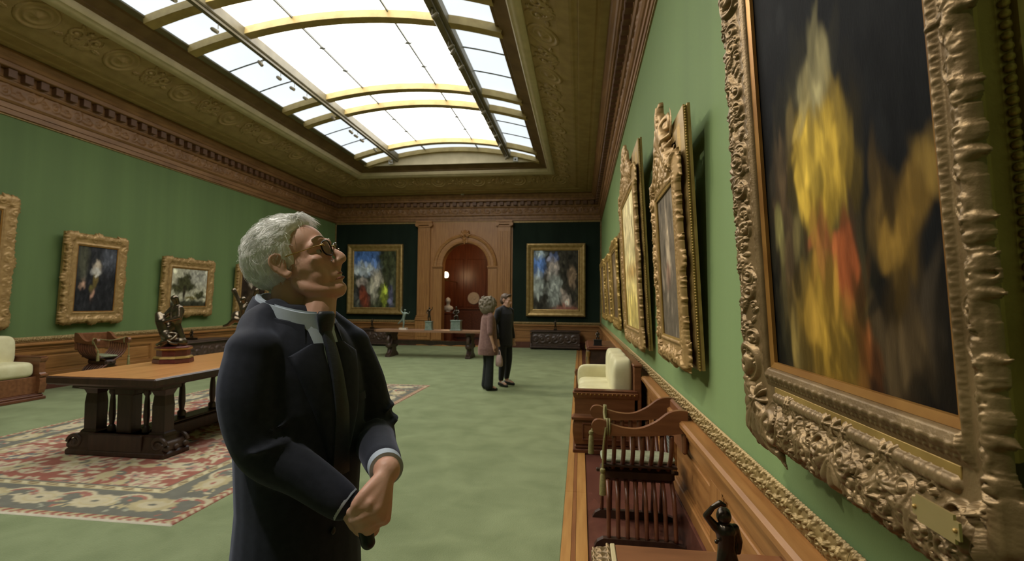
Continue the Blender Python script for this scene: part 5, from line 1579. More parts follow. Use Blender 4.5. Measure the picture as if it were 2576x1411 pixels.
J = dict(f1=(-.012, 0, .03, .014), k1=(-.012, -.01, .065, .017), f2=(.022, .0, .03, .014), k2=(.022, -.01, .065, .017), hip=(.004, 0, .105, .026), bl=(.004, 0, .13, .028), ch=(.002, 0, .155, .031), nk=(-.002, 0, .180, .013), hd=(-.004, -.004, .203, .0235), hd2=(-.002, .004, .207, .022),
         s1=(-.028, -.002, .168, .014), e1=(-.058, -.012, .205, .0105), w1=(-.040, -.022, .236, .008), h1=(-.020, -.024, .250, .009), h2=(-.006, -.025, .244, .006), s2=(.030, .004, .166, .014), e2=(.044, .008, .125, .011), w2=(.040, .004, .095, .009), bump=(-.030, -.018, .13, .007))
bn = [('f1', 'k1'), ('k1', 'hip'), ('f2', 'k2'), ('k2', 'hip'), ('hip', 'bl'), ('bl', 'ch'), ('ch', 'nk'), ('nk', 'hd'), ('hd', 'hd2'), ('ch', 's1'), ('s1', 'e1'), ('e1', 'w1'), ('w1', 'h1'), ('h1', 'h2'), ('ch', 's2'), ('s2', 'e2'), ('e2', 'w2')]
me = figure(J, bn, .0028, 'figure'); me.materials.append(M['bronze']); put('figure', me, b)
MB().lathe([(.05, 0), (.052, .006), (.046, .02), (.04, .026)], 20).build('base', M['bronze'], b, smooth=True)

# ================================================================== little things
t = thing('ventilation_grille', 'grey metal grille in the wainscot behind the folding chair', 'grille', (XR-.046, 4.20, .42))
MB().box(-.006, .0, -.14, .14, -.13, .13, .002).build('frame', mat('grey_metal', (.12, .13, .13), rough=.5, metal=.4), t)
for k in range(9): MB().box(-.010, -.004, -.12, .12, -.112+k*.026, -.100+k*.026, .001).build('slat', M['muntin'], t)
for (x, y_, z, s, lb) in ((-4.26, YB-.40, 5.55, .055, 'small white sensor box on the cornice above the arch'), (-6.22, 15.93, 6.20, .07, 'small white sensor under the left end of the skylight'), (-2.07, 15.93, 6.17, .07, 'small white sensor under the right end of the skylight')):
    t = thing('sensor', lb, 'sensor', (x, y_, z))
    MB().box(-s, s, -s*.6, s*.6, -s, s, .012).build('housing', M['white_plastic'], t)
    MB().lathe([(.002, 0), (s*.35, 0), (s*.4, .01), (s*.3, .02), (.002, .021)], 14).build('lens', M['black_plastic'], t, loc=(0, -s*.6, 0), rot=(PI/2, 0, 0))

# ------------------------------------------------------------------ things beyond the arch
t = thing('marble_bust', 'pale marble bust on a red plinth seen through the arch', 'bust', (-5.28, 20.0, 1.22))
pcs = []
m = MB().sphere((0, -.02, .45), .105, 16, 12, 1, 1.1, 1.25); pcs.append((m.v, m.f))
pcs.append(tube_vf([(0, 0, .22), (0, -.01, .32), (0, -.02, .40)], [.085, .07, .07], 12))
m = MB().sphere((0, 0, .14), .15, 18, 12, 1.45, .85, .85); pcs.append((m.v, m.f))
m = MB().sphere((0, -.125, .44), .022, 8, 6, 1, 1.2, 1.6); pcs.append((m.v, m.f))
m = MB().lathe([(.11, .0), (.09, .03), (.07, .06), (.09, .10)], 16); pcs.append((m.v, m.f))
me = fuse(pcs, .014, 4, 'bust'); me.materials.append(M['marble_white']); put('bust', me, t)
t = thing('bust_plinth', 'red mahogany plinth under the marble bust beyond the arch', 'plinth', (-5.28, 20.0, -.012))
MB().box(-.24, .24, -.24, .24, 0, .08, .01).box(-.18, .18, -.18, .18, .08, 1.15, .01).box(-.22, .22, -.22, .22, 1.15, 1.232, .012).build('shaft', M['hall_wood'], t)
t = thing('wall_sconce', 'glowing wall lamp at the left inside the arch', 'lamp', (-5.66, 21.0, 2.62))
MB().lathe([(.01, -.12), (.03, -.10), (.045, 0), (.06, .02)], 14).build('bracket', M['gilt_bright'], t, smooth=True)
MB().box(-.02, .02, 0, 2.0, -.10, -.07).build('arm', M['gilt'], t)
MB().sphere((0, 0, .14), .12, 16, 12, 1, 1, 1.15).build('globe', emit_mat('lamp_globe', (1, .80, .50), 9.0), t, smooth=True)
ld = bpy.data.lights.new('sconce_bulb', 'POINT'); ld.energy = 20; ld.color = (1, .62, .30); ld.shadow_soft_size = .12
lo = bpy.data.objects.new('sconce_bulb', ld); link(lo, t); lo.location = (0, -.05, .35)
t = thing('round_plaque', 'round pale relief plaque on the far panelling beyond the arch', 'plaque', (-4.86, HB-.035, 1.80))
MB().lathe([(.28, 0), (.285, .02), (.26, .05), (.23, .045), (.02, .04)], 36).build('disc', M['marble_white'], t, rot=(PI/2, 0, 0), smooth=True)
MB().sphere((.04, -.045, .02), .07, 14, 10, 1, .4, 1.3).build('relief_head', M['marble_white'], t, smooth=True)
t = thing('hall_cabinet', 'dark cabinet below the round plaque beyond the arch', 'cabinet', (-4.75, HB-.44, -.012))
MB().box(-.75, .75, -.28, .28, .06, 1.30, .012).build('body', M['walnut_red'], t)
MB().box(-.80, .80, -.32, .30, 1.30, 1.36, .012).build('top', M['walnut_red'], t)
for e in (-1, 1): MB().box(min(e*.03, e*.70), max(e*.03, e*.70), -.30, -.27, .12, 1.22, .01).build('door', M['walnut_red'], t)
MB().box(-.72, .72, -.25, .25, 0, .06).build('plinth', M['walnut'], t)
t = thing('hall_lantern', 'ceiling lantern lighting the room beyond the arch', 'lamp', (-4.2, 19.6, 4.02))
MB().lathe([(.02, .15), (.16, .18), (.19, .30), (.06, .36)], 12).build('glass', emit_mat('lantern_glass', (1, .75, .45), 2.0), t)
MB().lathe([(.03, .36), (.03, .378)], 8).build('chain', M['bronze'], t)
ld = bpy.data.lights.new('lantern_bulb', 'POINT'); ld.energy = 45; ld.color = (1, .66, .34); ld.shadow_soft_size = .15
lo = bpy.data.objects.new('lantern_bulb', ld); link(lo, t); lo.location = (0, 0, .02)

# ------------------------------------------------------------------ lit track spotlights (their light belongs to the fixtures), plus one added above the viewer
def spot(bx, yy, target, watts):
    t = thing('gallery_spotlight', 'lit gallery spotlight clamped under the %s skylight beam%s' % (('left', '') if bx < SC else ('right', '')), 'spotlight', (bx, yy, arc(bx)-.40), group='lit spotlights under the %s beam' % ('left' if bx < SC else 'right'))
    put('stem', stem_me, t, loc=(0, 0, .06))
    d = (Vector(target)-Vector((bx, yy, arc(bx)-.40))).normalized()
    q = (-d).to_track_quat('Z', 'Y')
    h = put('lamp_head', can_me, t); h.rotation_mode = 'QUATERNION'; h.rotation_quaternion = q
    ld = bpy.data.lights.new('spot_beam', 'SPOT'); ld.energy = watts; ld.spot_size = math.radians(58); ld.spot_blend = 1.0; ld.shadow_soft_size = .10; ld.color = (1, .90, .74)
    lo = bpy.data.objects.new('spot_beam', ld); link(lo, t); lo.rotation_mode = 'QUATERNION'; lo.rotation_quaternion = q; lo.location = d*.03
for yy, ty in ((4.0, 2.4), (6.7, 5.2), (9.9, 9.0), (13.0, 12.5)): spot(BX[0], yy, (XR, ty, 2.0), 700)
for yy, ty in ((8.6, 9.4), (12.4, 12.5)): spot(BX[1], yy, (XL, ty, 1.7), 60)
spot(BX[1], -.1, (XR, 1.35, 1.85), 540)  # added lamp, out of view: brightens the man's near side and the near painting
# ================================================================== people
from mathutils.bvhtree import BVHTree

def ellipsoid_vf(c, r, Rm=None, nu=20, nv=14):
    m = MB().sphere((0, 0, 0), 1.0, nu, nv)
    out = []
    for v in m.v:
        p = Vector((v[0]*r[0], v[1]*r[1], v[2]*r[2]))
        if Rm is not None: p = Rm @ p
        out.append(tuple(p+Vector(c)))
    return out, m.f

def chain(pts, radii, n=12, k=5):
    P = smooth_path(pts, k)
    R = np.interp(np.linspace(0, len(pts)-1, len(P)), range(len(pts)), radii)
    pcs = [tube_vf(P, list(R), n)]
    for p, r in ((pts[0], radii[0]), (pts[-1], radii[-1])): pcs.append(ellipsoid_vf(p, (r, r, r), None, 10, 8))
    return pcs

def xf(pieces, Mx):
    return [([tuple(Mx @ Vector(v)) for v in vs], fs) for vs, fs in pieces]

def head_pieces():
    """x forward, y left, z up, origin between the ear holes"""
    E = ellipsoid_vf
    p = [E((-.012, 0, .045), (.098, .076, .083)), E((.030, 0, .048), (.064, .064, .062)), E((.034, 0, -.022), (.060, .058, .074)),
         E((.035, 0, -.068), (.046, .047, .042)), E((.077, 0, -.097), (.022, .024, .019)), E((.078, 0, -.062), (.019, .030, .026)),
         E((.05, .036, -.052), (.03, .026, .034)), E((.05, -.036, -.052), (.03, .026, .034)), E((.038, .040, -.045), (.040, .022, .050)), E((.038, -.040, -.045), (.040, .022, .050)),
         E((.052, .040, -.022), (.028, .022, .034)), E((.052, -.040, -.022), (.028, .022, .034)), E((.045, 0, .012), (.045, .058, .05))]
    for s in (-1, 1):
        p += chain([(.002, s*.050, -.050), (.020, s*.051, -.074), (.055, s*.036, -.095), (.078, 0, -.102)], [.018, .020, .019, .018]); p.append(E((.022, s*.047, -.022), (.034, .020, .042)))
        p += chain([(.068, s*.052, .022), (.088, s*.034, .036), (.094, s*.012, .034)], [.010, .012, .011])
        p.append(E((.064, s*.046, -.014), (.022, .019, .018)))
        p.append(E((.104, s*.0125, -.031), (.011, .0085, .009)))
        p += chain([(.070, s*.048, .012), (.084, s*.033, .0195), (.086, s*.020, .010)], [.0045, .0055, .004])
        p += chain([(.070, s*.047, .002), (.083, s*.033, -.003), (.084, s*.021, .003)], [.004, .0048, .004])
        # ear
        p += chain([(.004, s*.076, .012), (.001, s*.083, .028), (-.014, s*.090, .034), (-.027, s*.091, .022), (-.026, s*.089, .002), (-.016, s*.085, -.016), (-.005, s*.080, -.028), (.004, s*.077, -.022)], [.005, .0055, .006, .006, .0055, .0055, .008, .007], 8, 4)
        p.append(E((-.010, s*.079, .004), (.016, .007, .026)))
        p += chain([(-.006, s*.082, .020), (-.016, s*.085, .012), (-.014, s*.084, -.006)], [.0035, .004, .004], 6, 3)
    p += chain([(.091, 0, .026), (.103, 0, .004), (.116, 0, -.016), (.119, 0, -.027)], [.0095, .0095, .0115, .0125])
    p += chain([(.107, 0, -.034), (.098, 0, -.046)], [.008, .010])
    p += chain([(.080, .023, -.066), (.094, .010, -.0605), (.0965, 0, -.061), (.094, -.010, -.0605), (.080, -.023, -.066)], [.004, .0055, .0055, .0055, .004])
    p += chain([(.080, .021, -.070), (.092, .009, -.0735), (.094, 0, -.074), (.092, -.009, -.0735), (.080, -.021, -.070)], [.004, .006, .0065, .006, .004])
    return p

def hair_surface(thick, front, nape=-.085, c=(-.014, 0, .044), rad=(.101, .0785, .086), n=(72, 44), seed=1, lump=.004):
    """closed cap of hair over the cranium; front(z)-> x of the hairline"""
    nu, nv = n
    th = np.linspace(-PI, PI, nu, endpoint=False); ph = np.linspace(-1.35, PI/2-.001, nv)
    T, P_ = np.meshgrid(th, ph, indexing='ij')
    D = np.stack([np.cos(P_)*np.cos(T), np.cos(P_)*np.sin(T), np.sin(P_)], -1)
    S = np.array(c)+D*np.array(rad)
    low = S[..., 2] < .0
    S[..., 0] = np.where(low, S[..., 0]*1.0-.0, S[..., 0])
    fx = np.vectorize(front)(S[..., 2])
    k = np.clip((fx-S[..., 0])/.022, 0, 1)*np.clip((S[..., 2]-(nape+.35*np.clip(S[..., 0]+.10, 0, 1)))/.03, 0, 1)
    k = np.sqrt(k)
    lumps = lump*(np.sin(T*9+P_*5+seed)+np.sin(T*17-P_*11+seed*2)*.6+np.sin(P_*19+T*4)*.5)
    t = thick(S)*k+lumps*k-.004*(1-k)
    O_ = S+D*t[..., None]
    I_ = S-D*.012
    V = np.concatenate([O_.reshape(-1, 3), I_.reshape(-1, 3)])
    idx = np.arange(nu*nv).reshape(nu, nv); idx2 = idx+nu*nv
    Q = []
    for i in range(nu):
        i2 = (i+1) % nu
        for j in range(nv-1):
            Q.append((idx[i, j], idx[i2, j], idx[i2, j+1], idx[i, j+1])); Q.append((idx2[i, j], idx2[i, j+1], idx2[i2, j+1], idx2[i2, j]))
        Q.append((idx[i, 0], idx2[i, 0], idx2[i2, 0], idx[i2, 0])); Q.append((idx[i, nv-1], idx[i2, nv-1], idx2[i2, nv-1], idx2[i, nv-1]))
    return V, np.array(Q), O_, D, k

def strands(O_, D, k, n, L, r, flow, seed, lift=.2):
    """fine tapered strands lying over the hair cap"""
    rng = random.Random(seed); mb = MB(); nu, nv = k.shape
    cand = [(i, j) for i in range(nu) for j in range(nv-1) if k[i, j] > .45]
    w = [math.cos(-1.35+j/(nv-1)*(PI/2+1.35))+.02 for i, j in cand]
    for (i, j) in rng.choices(cand, w, k=n):
        p = Vector(O_[i, j]); d = Vector(D[i, j])
        p = p+Vector((rng.uniform(-.004, .004), rng.uniform(-.004, .004), rng.uniform(-.004, .004)))-d*.003
        f = flow(p, d)+Vector((rng.gauss(0, .25), rng.gauss(0, .25), rng.gauss(0, .25)))
        f = f-d*f.dot(d)
        if f.length < 1e-3: continue
        f.normalize(); l = L*rng.uniform(.6, 1.3); li = lift*rng.uniform(-.3, 1)
        pts = []
        for q in range(5):
            t = q/4
            pts.append(p+f*l*t+d*(l*li*t-l*l*8.0*t*t*.55+.0035*math.sin(t*PI)))
        mb.tube(pts, [r, r, r*.9, r*.6, r*.15], 3)
    return mb

# ------------------------------------------------------------------ the man in the foreground
def foreground_man():
    OX, OY = -.705, 1.22
    fw = Vector((.940, -.342, 0)); lf = Vector((.342, .940, 0)); up = Vector((0, 0, 1))
    def L(f, l, z): return fw*f+lf*l+up*z
    yaw, pit, sc = math.radians(6.5), math.radians(25.5), .97
    hx = Vector((math.cos(yaw)*math.cos(pit), math.sin(yaw)*math.cos(pit), math.sin(pit)))
    hy = Vector((-math.sin(yaw), math.cos(yaw), 0)); hz = hx.cross(hy)
    H0 = Vector((-.030, .028, 1.668))
    HM = Matrix(((hx.x*sc, hy.x*sc, hz.x*sc, H0.x), (hx.y*sc, hy.y*sc, hz.y*sc, H0.y), (hx.z*sc, hy.z*sc, hz.z*sc, H0.z), (0, 0, 0, 1)))
    # ---- body: one continuous figure
    pcs = xf(head_pieces(), HM)
    nb = L(-.03, 0, 1.50)
    occ = HM @ Vector((-.035, 0, -.045)); thr = HM @ Vector((.035, 0, -.085))
    pcs += chain([occ, occ.lerp(nb, .5)+L(-.008, 0, 0), nb+L(-.03, 0, 0)], [.052, .054, .062])
    pcs += chain([thr, thr.lerp(L(.045, 0, 1.50), .5), L(.035, 0, 1.49)], [.036, .044, .05])
    def ring(z, hd, hw, cf=0.0, n=24, pw=.9):
        out = []
        for k in range(n):
            a = 2*PI*k/n; ca, sa = math.cos(a), math.sin(a)
            out.append(L(cf+hd*math.copysign(abs(ca)**pw, ca), hw*math.copysign(abs(sa)**pw, sa), z))
        return out
    pcs.append(loft_vf([ring(.86, .10, .13), ring(1.05, .095, .125), ring(1.25, .10, .145), ring(1.40, .095, .155, -.01), ring(1.48, .07, .13, -.02), ring(1.52, .05, .07, -.025)]))
    shR, elR, wrR = Vector((-.036, -.132, 1.458)), Vector((.012, -.150, 1.250)), Vector((.200, -.135, 1.130))
    shL, elL, wrL = Vector((.059, .135, 1.452)), Vector((.137, .130, 1.222)), Vector((.287, -.135, 1.213))
    pcs += chain([shR, elR, wrR], [.045, .036, .027]); pcs += chain([shL, elL, wrL], [.045, .037, .030])
    for s in (-1, 1):
        pcs += chain([L(0, s*.085, .88), L(.01, s*.09, .48), L(-.01, s*.095, .085)], [.075, .05, .036]); pcs += chain([L(-.03, s*.095, .05), L(.12, s*.10, .045)], [.034, .03])
    # left hand, closed round the microphone
    HJ = dict(iM=(.276, -.198, 1.164), mM=(.288, -.194, 1.150), rM=(.294, -.182, 1.136), pM=(.294, -.166, 1.124), iP=(.251, -.206, 1.156), mP=(.258, -.205, 1.138), rP=(.265, -.198, 1.120), pP=(.273, -.186, 1.105),
              iD=(.228, -.185, 1.139), mD=(.235, -.184, 1.122), rD=(.242, -.177, 1.104), pD=(.253, -.168, 1.091), iT=(.222, -.163, 1.127), mT=(.229, -.162, 1.110), rT=(.237, -.157, 1.093), pT=(.248, -.150, 1.081))
    for k, r in (('i', .0105), ('m', .0108), ('r', .0102), ('p', .0090)):
        pcs += chain([wrL+Vector((0, -.012, -.004)), HJ[k+'M'], ], [.021, .0165], 10, 4)
        pcs += chain([HJ[k+'M'], HJ[k+'P'], HJ[k+'D'], HJ[k+'T']], [r*1.22, r*1.05, r*.92, r*.8], 10, 4)
    pcs += chain([(.283, -.160, 1.204), (.266, -.194, 1.186), (.251, -.208, 1.166), (.243, -.203, 1.146)], [.017, .0135, .0115, .009], 10, 4)
    for k in range(3):                              # tendons on the back of the hand
        pcs += chain([wrL+Vector((.004, -.025+.006*k, -.012)), Vector(HJ['imr'[k]+'M'])+Vector((.004, -.010, .006))], [.004, .007], 8, 3)
    # right hand cupped under it
    RJ = [(.214, -.150, 1.112), (.222, -.148, 1.098), (.230, -.142, 1.086), (.236, -.134, 1.078)]
    for q, j in enumerate(RJ):
        j = Vector(j)
        pcs += chain([wrR, j], [.022, .015], 10, 3)
        pcs += chain([j, j+Vector((.016, .008, -.008)), j+Vector((.020, .024, -.002)), j+Vector((.008, .032, .004))], [.0108, .0100, .0092, .008], 8, 3)
    pcs += chain([wrR+Vector((.01, .0, .012)), (.236, -.142, 1.138), (.258, -.146, 1.130), (.272, -.142, 1.118)], [.015, .0125, .0105, .0085], 8, 3)
    me = fuse(pcs, .0037, 10, 'person'); me.materials.append(M['skin'])
    man = put('person', me, None, loc=(OX, OY, .0))
    tag(man, 'white-haired person in a dark navy suit looking up, hands clasped round a microphone', 'person')

    # ---- jacket
    jk = [loft_vf([ring(.76, .138, .172, .008), ring(.86, .134, .166, .010), ring(.96, .130, .158, .012), ring(1.08, .124, .150, .012), ring(1.20, .128, .156, .010), ring(1.32, .134, .168, .004), ring(1.41, .124, .170, -.006),
                   ring(1.465, .110, .156, -.012), ring(1.505, .098, .130, -.020), ring(1.545, .084, .088, -.028), ring(1.572, .070, .074, -.036)])]
    for s in (-1, 1): jk += chain([L(-.03, s*.055, 1.548), L(-.028, s*.10, 1.520), (shR if s < 0 else shL)+Vector((0, 0, .022))], [.040, .046, .046])
    for sh, el, wr, nx in ((shR, elR, wrR, Vector((-.02, -.03, 0))), (shL, elL, wrL, Vector((.02, .03, 0)))):
        cuff = el.lerp(wr, .90 if nx.x < 0 else .815)
        jk += chain([sh+Vector((0, 0, .0)), sh.lerp(el, .45)+nx*(.8 if nx.x < 0 else .5), el+nx*.3, el.lerp(cuff, .5), cuff], [.064, .062, .056, .050, .042], 16, 6)
        ax = (el-sh).normalized()
        for q, t in enumerate((.62, .72, .82, .92)):   # elbow creases
            c_ = sh.lerp(el, t)+nx*.4; r_ = .062+.001*q
            a1 = ax.orthogonal().normalized(); a2 = ax.cross(a1)
            ang = q*.9
            pts = [c_+a1*(r_*math.cos(a))+a2*(r_*math.sin(a))+ax*(.016*math.sin(a+ang)) for a in np.linspace(ang, ang+2.6, 12)]
            jk.append(tube_vf(pts, [.002+.006*math.sin(PI*k/11) for k in range(12)], 6))
        fx_ = (cuff-el).normalized()
        for q, t in enumerate((.12, .26, .42)):
            c_ = el.lerp(cuff, t); r_ = .053-.004*q
            a1 = fx_.orthogonal().normalized(); a2 = fx_.cross(a1); ang = q*1.3+1
            pts = [c_+a1*(r_*math.cos(a))+a2*(r_*math.sin(a))+fx_*(.018*math.sin(a+ang)) for a in np.linspace(ang, ang+2.8, 12)]
            jk.append(tube_vf(pts, [.002+.006*math.sin(PI*k/11) for k in range(12)], 6))
    # shoulder pads, front edge and pull creases
    for sh in (shR, shL): jk.append(ellipsoid_vf(sh+Vector((0, 0, .008)), (.064, .064, .056)))
    jm = fuse(jk, .0065, 4, 'jacket'); jm.materials.append(M['suit'])
    jo = put('jacket', jm, man)
    tm_ = fuse([jk[0]], .008, 2, 'torso_guide')          # lapels follow the chest, not the forearms
    bvh = BVHTree.FromPolygons([v.co.copy() for v in tm_.vertices], [tuple(p.vertices) for p in tm_.polygons])
    bpy.data.meshes.remove(tm_)
    def drape(f0, l, z, off):
        """point on the jacket front at lateral l, height z"""
        h = bvh.ray_cast(L(f0, l, z), -fw)
        return (h[0]+h[1]*off) if h[0] is not None else L(.1, l, z)
    def drape_patch(rows, off, name, mat_, parent, thick=.004, n=10):
        """rows: list of (z, l_a, l_b)"""
        F_ = []; B_ = []
        for z, la, lb in rows:
            for k in range(n):
                t = k/(n-1); l = la+(lb-la)*t
                o = off+thick*math.sin(PI*min(1, max(0, t)))**.5 if 0 < t < 1 else off*.2
                F_.append(drape(.5, l, z, o)); B_.append(drape(.5, l, z, -.004))
        m = len(rows); vs = F_+B_; fs = []; nn = m*n
        for i in range(m-1):
            for k in range(n-1):
                a = i*n+k
                fs.append((a, a+1, a+n+1, a+n)); fs.append((nn+a, nn+a+n, nn+a+n+1, nn+a+1))
            a = i*n; fs.append((a, a+n, nn+a+n, nn+a)); a = i*n+n-1; fs.append((a, nn+a, nn+a+n, a+n))
        for k in range(n-1):
            fs.append((k, nn+k, nn+k+1, k+1)); a = (m-1)*n+k; fs.append((a, a+1, nn+a+1, nn+a))
        return put(name, mesh_from(name, vs, fs, mat_, True, 50), parent)
    def rowsz(z0, z1, fa, fb, n=14):
        return [(z0+(z1-z0)*k/(n-1), fa(k/(n-1)), fb(k/(n-1))) for k in range(n)]
    # shirt front, tie
    drape_patch(rowsz(1.535, 1.19, lambda t: -.040*(1-t)-.004, lambda t: .040*(1-t)+.004), .003, 'shirt', M['shirt'], man)
    tie = drape_patch(rowsz(1.51, 1.17, lambda t: -.014-.018*t, lambda t: .014+.018*t), .012, 'tie', M['tie'], man, .006)
    kn = drape(.5, 0, 1.522, .020)
    v, f = loft_vf([[kn+fw*(.014*math.cos(a)*s_)+lf*(.026*math.sin(a)*s_)+up*dz for a in np.linspace(0, 2*PI, 14, endpoint=False)] for dz, s_ in ((-.034, .55), (-.026, .72), (0, .95), (.016, 1.05), (.024, .8))])
    put('knot', mesh_from('knot', v, f, M['tie'], True), tie)
    # lapels with a notch, collar
    for s in (-1, 1):
        drape_patch(rowsz(1.475, 1.165, lambda t: s*(.010*(1-t)+.003), lambda t: s*(.018*(1-t)+.006+.086*(1-t)**.75*min(1, t*9+.35))), .006, 'lapel', M['suit'], jo, .006)
    # jacket collar roll round the neck, shirt collar inside it
    def neck_band(zf, zb, rf, rw, h, tilt, name, mat_, parent, a0, a1, cf=-.035, th=.004, flare=.0):
        n = 30; vs = []
        for k in range(n):
            a = a0+(a1-a0)*k/(n-1); ca, sa = math.cos(a), math.sin(a)
            zb_ = zf+(zb-zf)*(1-ca)/2
            for q, (dr, dz) in enumerate(((flare, 0), (flare*.5, h*.55), (0, h), (-th, h*.98), (-th, h*.5), (flare-th, 0))):
                vs.append(L(cf+(rf+dr)*ca, (rw+dr)*sa, zb_+dz))
        fs = []
        for k in range(n-1):
            for q in range(6):
                q2 = (q+1) % 6
                fs.append((k*6+q, (k+1)*6+q, (k+1)*6+q2, k*6+q2))
        fs += [tuple(range(6)), tuple(range((n-1)*6, n*6))[::-1]]
        return put(name, mesh_from(name, vs, fs, mat_, True, 60), parent)
    neck_band(1.508, 1.556, .092, .078, .046, 0, 'shirt_collar', M['shirt'], man, .10, 2*PI-.10, -.026, .004, .010)
    neck_band(1.515, 1.562, .090, .092, .036, 0, 'collar_roll', M['suit'], jo, .95, 2*PI-.95, -.040, .006, .016)
    # folded collar leaves: the shirt's and, outside it, the jacket's
    def leaf(name, mat_, parent, e, a0, a1, zf, zb, rf, rw, cf, lift, drops, flare, rin):
        vs = []; nk = 15
        dd = np.interp(np.linspace(0, 1, nk), np.linspace(0, 1, len(drops)), drops)
        for k in range(nk):
            a = a0+(a1-a0)*k/(nk-1); ca, sa = math.cos(a), math.sin(a)
            z = zf+(zb-zf)*(1-ca)/2
            for q in (0, .12, .5, 1):
                r_ = rin+flare*q-(.006 if q == 0 else 0)
                vs.append(L(cf+(rf+r_)*ca, e*(rw+r_)*sa, z+lift-(.006 if q == 0 else 0)-dd[k]*q))
        n4 = len(vs); vs = vs+[v-(v-L(cf, 0, v.z)).normalized()*.003 for v in vs]
        fs = []
        for k in range(nk-1):
            for q in range(3):
                i = k*4+q
                fs += [(i, i+4, i+5, i+1), (n4+i, n4+i+1, n4+i+5, n4+i+4)]
            i = k*4; fs += [(i, n4+i, n4+i+4, i+4), (i+3, i+7, n4+i+7, n4+i+3)]
        for q in range(3):
            fs += [(q, q+1, n4+q+1, n4+q)]; i = (nk-1)*4+q; fs += [(i, n4+i, n4+i+1, i+1)]
        return put(name, mesh_from(name, vs, fs, mat_, True, 60), parent)
    for e in (-1, 1):
        leaf('collar_leaf', M['shirt'], man, e, .13, 2.5, 1.508, 1.560, .092, .080, -.026, .048, (.050, .072, .060, .045, .038, .036), .013, .006)
        leaf('collar', M['suit'], jo, e, .50, PI, 1.496, 1.562, .104, .096, -.028, .030, (.050, .052, .050, .048, .050), .022, .002)
    # breast pocket, buttons, cuffs
    drape_patch(rowsz(1.345, 1.325, lambda t: .062, lambda t: .140), .003, 'breast_pocket', M['suit'], jo, .002, 6)
    for z in (1.15, 1.04):
        c = drape(.5, -.012, z, .004)
        put('button', MB().sphere((0, 0, 0), .009, 12, 8).mesh('button', M['black_plastic'], True), jo, loc=c, scale=(.6, 1, 1))
    for el, wr in ((elR, wrR), (elL, wrL)):
        d = (wr-el).normalized(); c0 = el.lerp(wr, .89); ln = (wr-el).length
        v, f = tube_vf([c0, c0+d*(ln*.075), c0+d*(ln*.085), c0+d*(ln*.082), c0+d*(ln*.02)], [.0385, .0378, .0368, .0352, .0352], 32, cap=False); put('shirt_cuff', mesh_from('shirt_cuff', v, f, M['shirt'], True, 40), man)
    # trousers, shoes
    tr = [loft_vf([ring(.70, .115, .15), ring(.86, .125, .155), ring(1.0, .12, .15)])]
    for s in (-1, 1): tr += chain([L(0, s*.080, .88), L(.0, s*.085, .70), L(.012, s*.09, .48), L(-.012, s*.095, .10)], [.098, .088, .068, .056], 16)
    tm = fuse(tr, .010, 3, 'trousers'); tm.materials.append(M['suit']); put('trousers', tm, man)
    for s in (-1, 1):
        sh = chain([L(-.045, s*.095, .045), L(.06, s*.10, .045), L(.17, s*.105, .034)], [.044, .044, .032], 14)
        sm = fuse(sh, .007, 3, 'shoe'); sm.materials.append(M['black_plastic'])
        zmin = min(v.co.z for v in sm.vertices)
        for v in sm.vertices: v.co.z -= zmin
        put('shoe', sm, man)

    # ---- hair
    def front(z):
        return float(np.interp(z, [-.09, -.05, -.02, -.008, .0, .03, .055, .075, .092, .105, .125, .14], [-.045, -.030, -.020, -.006, .020, .026, .030, .040, .062, .078, .085, .085]))
    def thick(S):
        return .007+.013*np.clip((S[..., 2]-.04)/.07, 0, 1)+.005*np.clip((-.05-S[..., 0])/.05, 0, 1)*np.clip((S[..., 2]+.03)/.06, 0, 1)
    V, Q, O_, D, k = hair_surface(thick, front, -.088, seed=2, lump=.002)
    V = np.array([tuple(HM @ Vector(v)) for v in V])
    hair = put('hair', np_mesh('hair', V, Q, M['hair_white']), man)
    def flow(p, d): return Vector((-.55, 0, -.15)) if p.z > .06 else Vector((-.35, 0, -.8))
    mb = strands(O_, D, k, 3800, .032, .00055, flow, 4, .20)
    mb.v = [tuple(HM @ Vector(v)) for v in mb.v]
    tag(mb.build('hair_strands', M['hair_white'], hair, smooth=True), kind='stuff')
    # fly-away swoop over the forehead
    rng = random.Random(9); mb = MB()
    for _ in range(420):
        y0 = rng.uniform(-.05, .05); p = Vector((rng.uniform(.02, .062), y0, .118+rng.uniform(-.006, .010)-abs(y0)*.25))
        pts = [p+Vector((.0+.026*t*rng.uniform(.8, 1.1), .012*t, .016*math.sin(t*2.6)-.018*t*t)) for t in (0, .25, .5, .75, 1)]
        mb.tube([HM @ q for q in pts], [.0007, .0007, .0006, .0005, .0001], 3)
    tag(mb.build('forelock', M['hair_white'], hair, smooth=True), kind='stuff')
    # ---- face details
    for s in (-1, 1):
        eye = MB().sphere((0, 0, 0), .0118*sc, 16, 12).build('eyeball', M['eye_white'], man, smooth=True, loc=HM @ Vector((.0735, s*.033, .0075)))
        eye.rotation_euler = HM.to_euler()
        MB().sphere((.0070*sc, 0, 0), .0062*sc, 12, 8).build('iris', M['iris'], eye, smooth=True)
        mb = MB()
        for q in range(60):
            t = q/59; p = Vector((.098-.020*t*t, s*(.012+.040*t), .040+.006*math.sin(t*PI)-.003*t))
            mb.tube([HM @ p, HM @ (p+Vector((.004, s*.004, .002))), HM @ (p+Vector((.004, s*.009, .001)))], [.0007, .0006, .0002], 3)
        mb.build('eyebrow', M['hair_white'], man, smooth=True)
    for dz, w_, r_ in ((-.0605, .022, .0048), (-.0735, .020, .0056)):
        mb = MB().tube([HM @ Vector((.0985-(y/.05)**2*.09, y, dz-(y/.05)**2*.012)) for y in np.linspace(-w_, w_, 11)], [r_*(.3+.7*math.sin(PI*(i+.5)/11)) for i in range(11)], 8, .7)
        mb.build('lip', M['lip'], man, smooth=True)
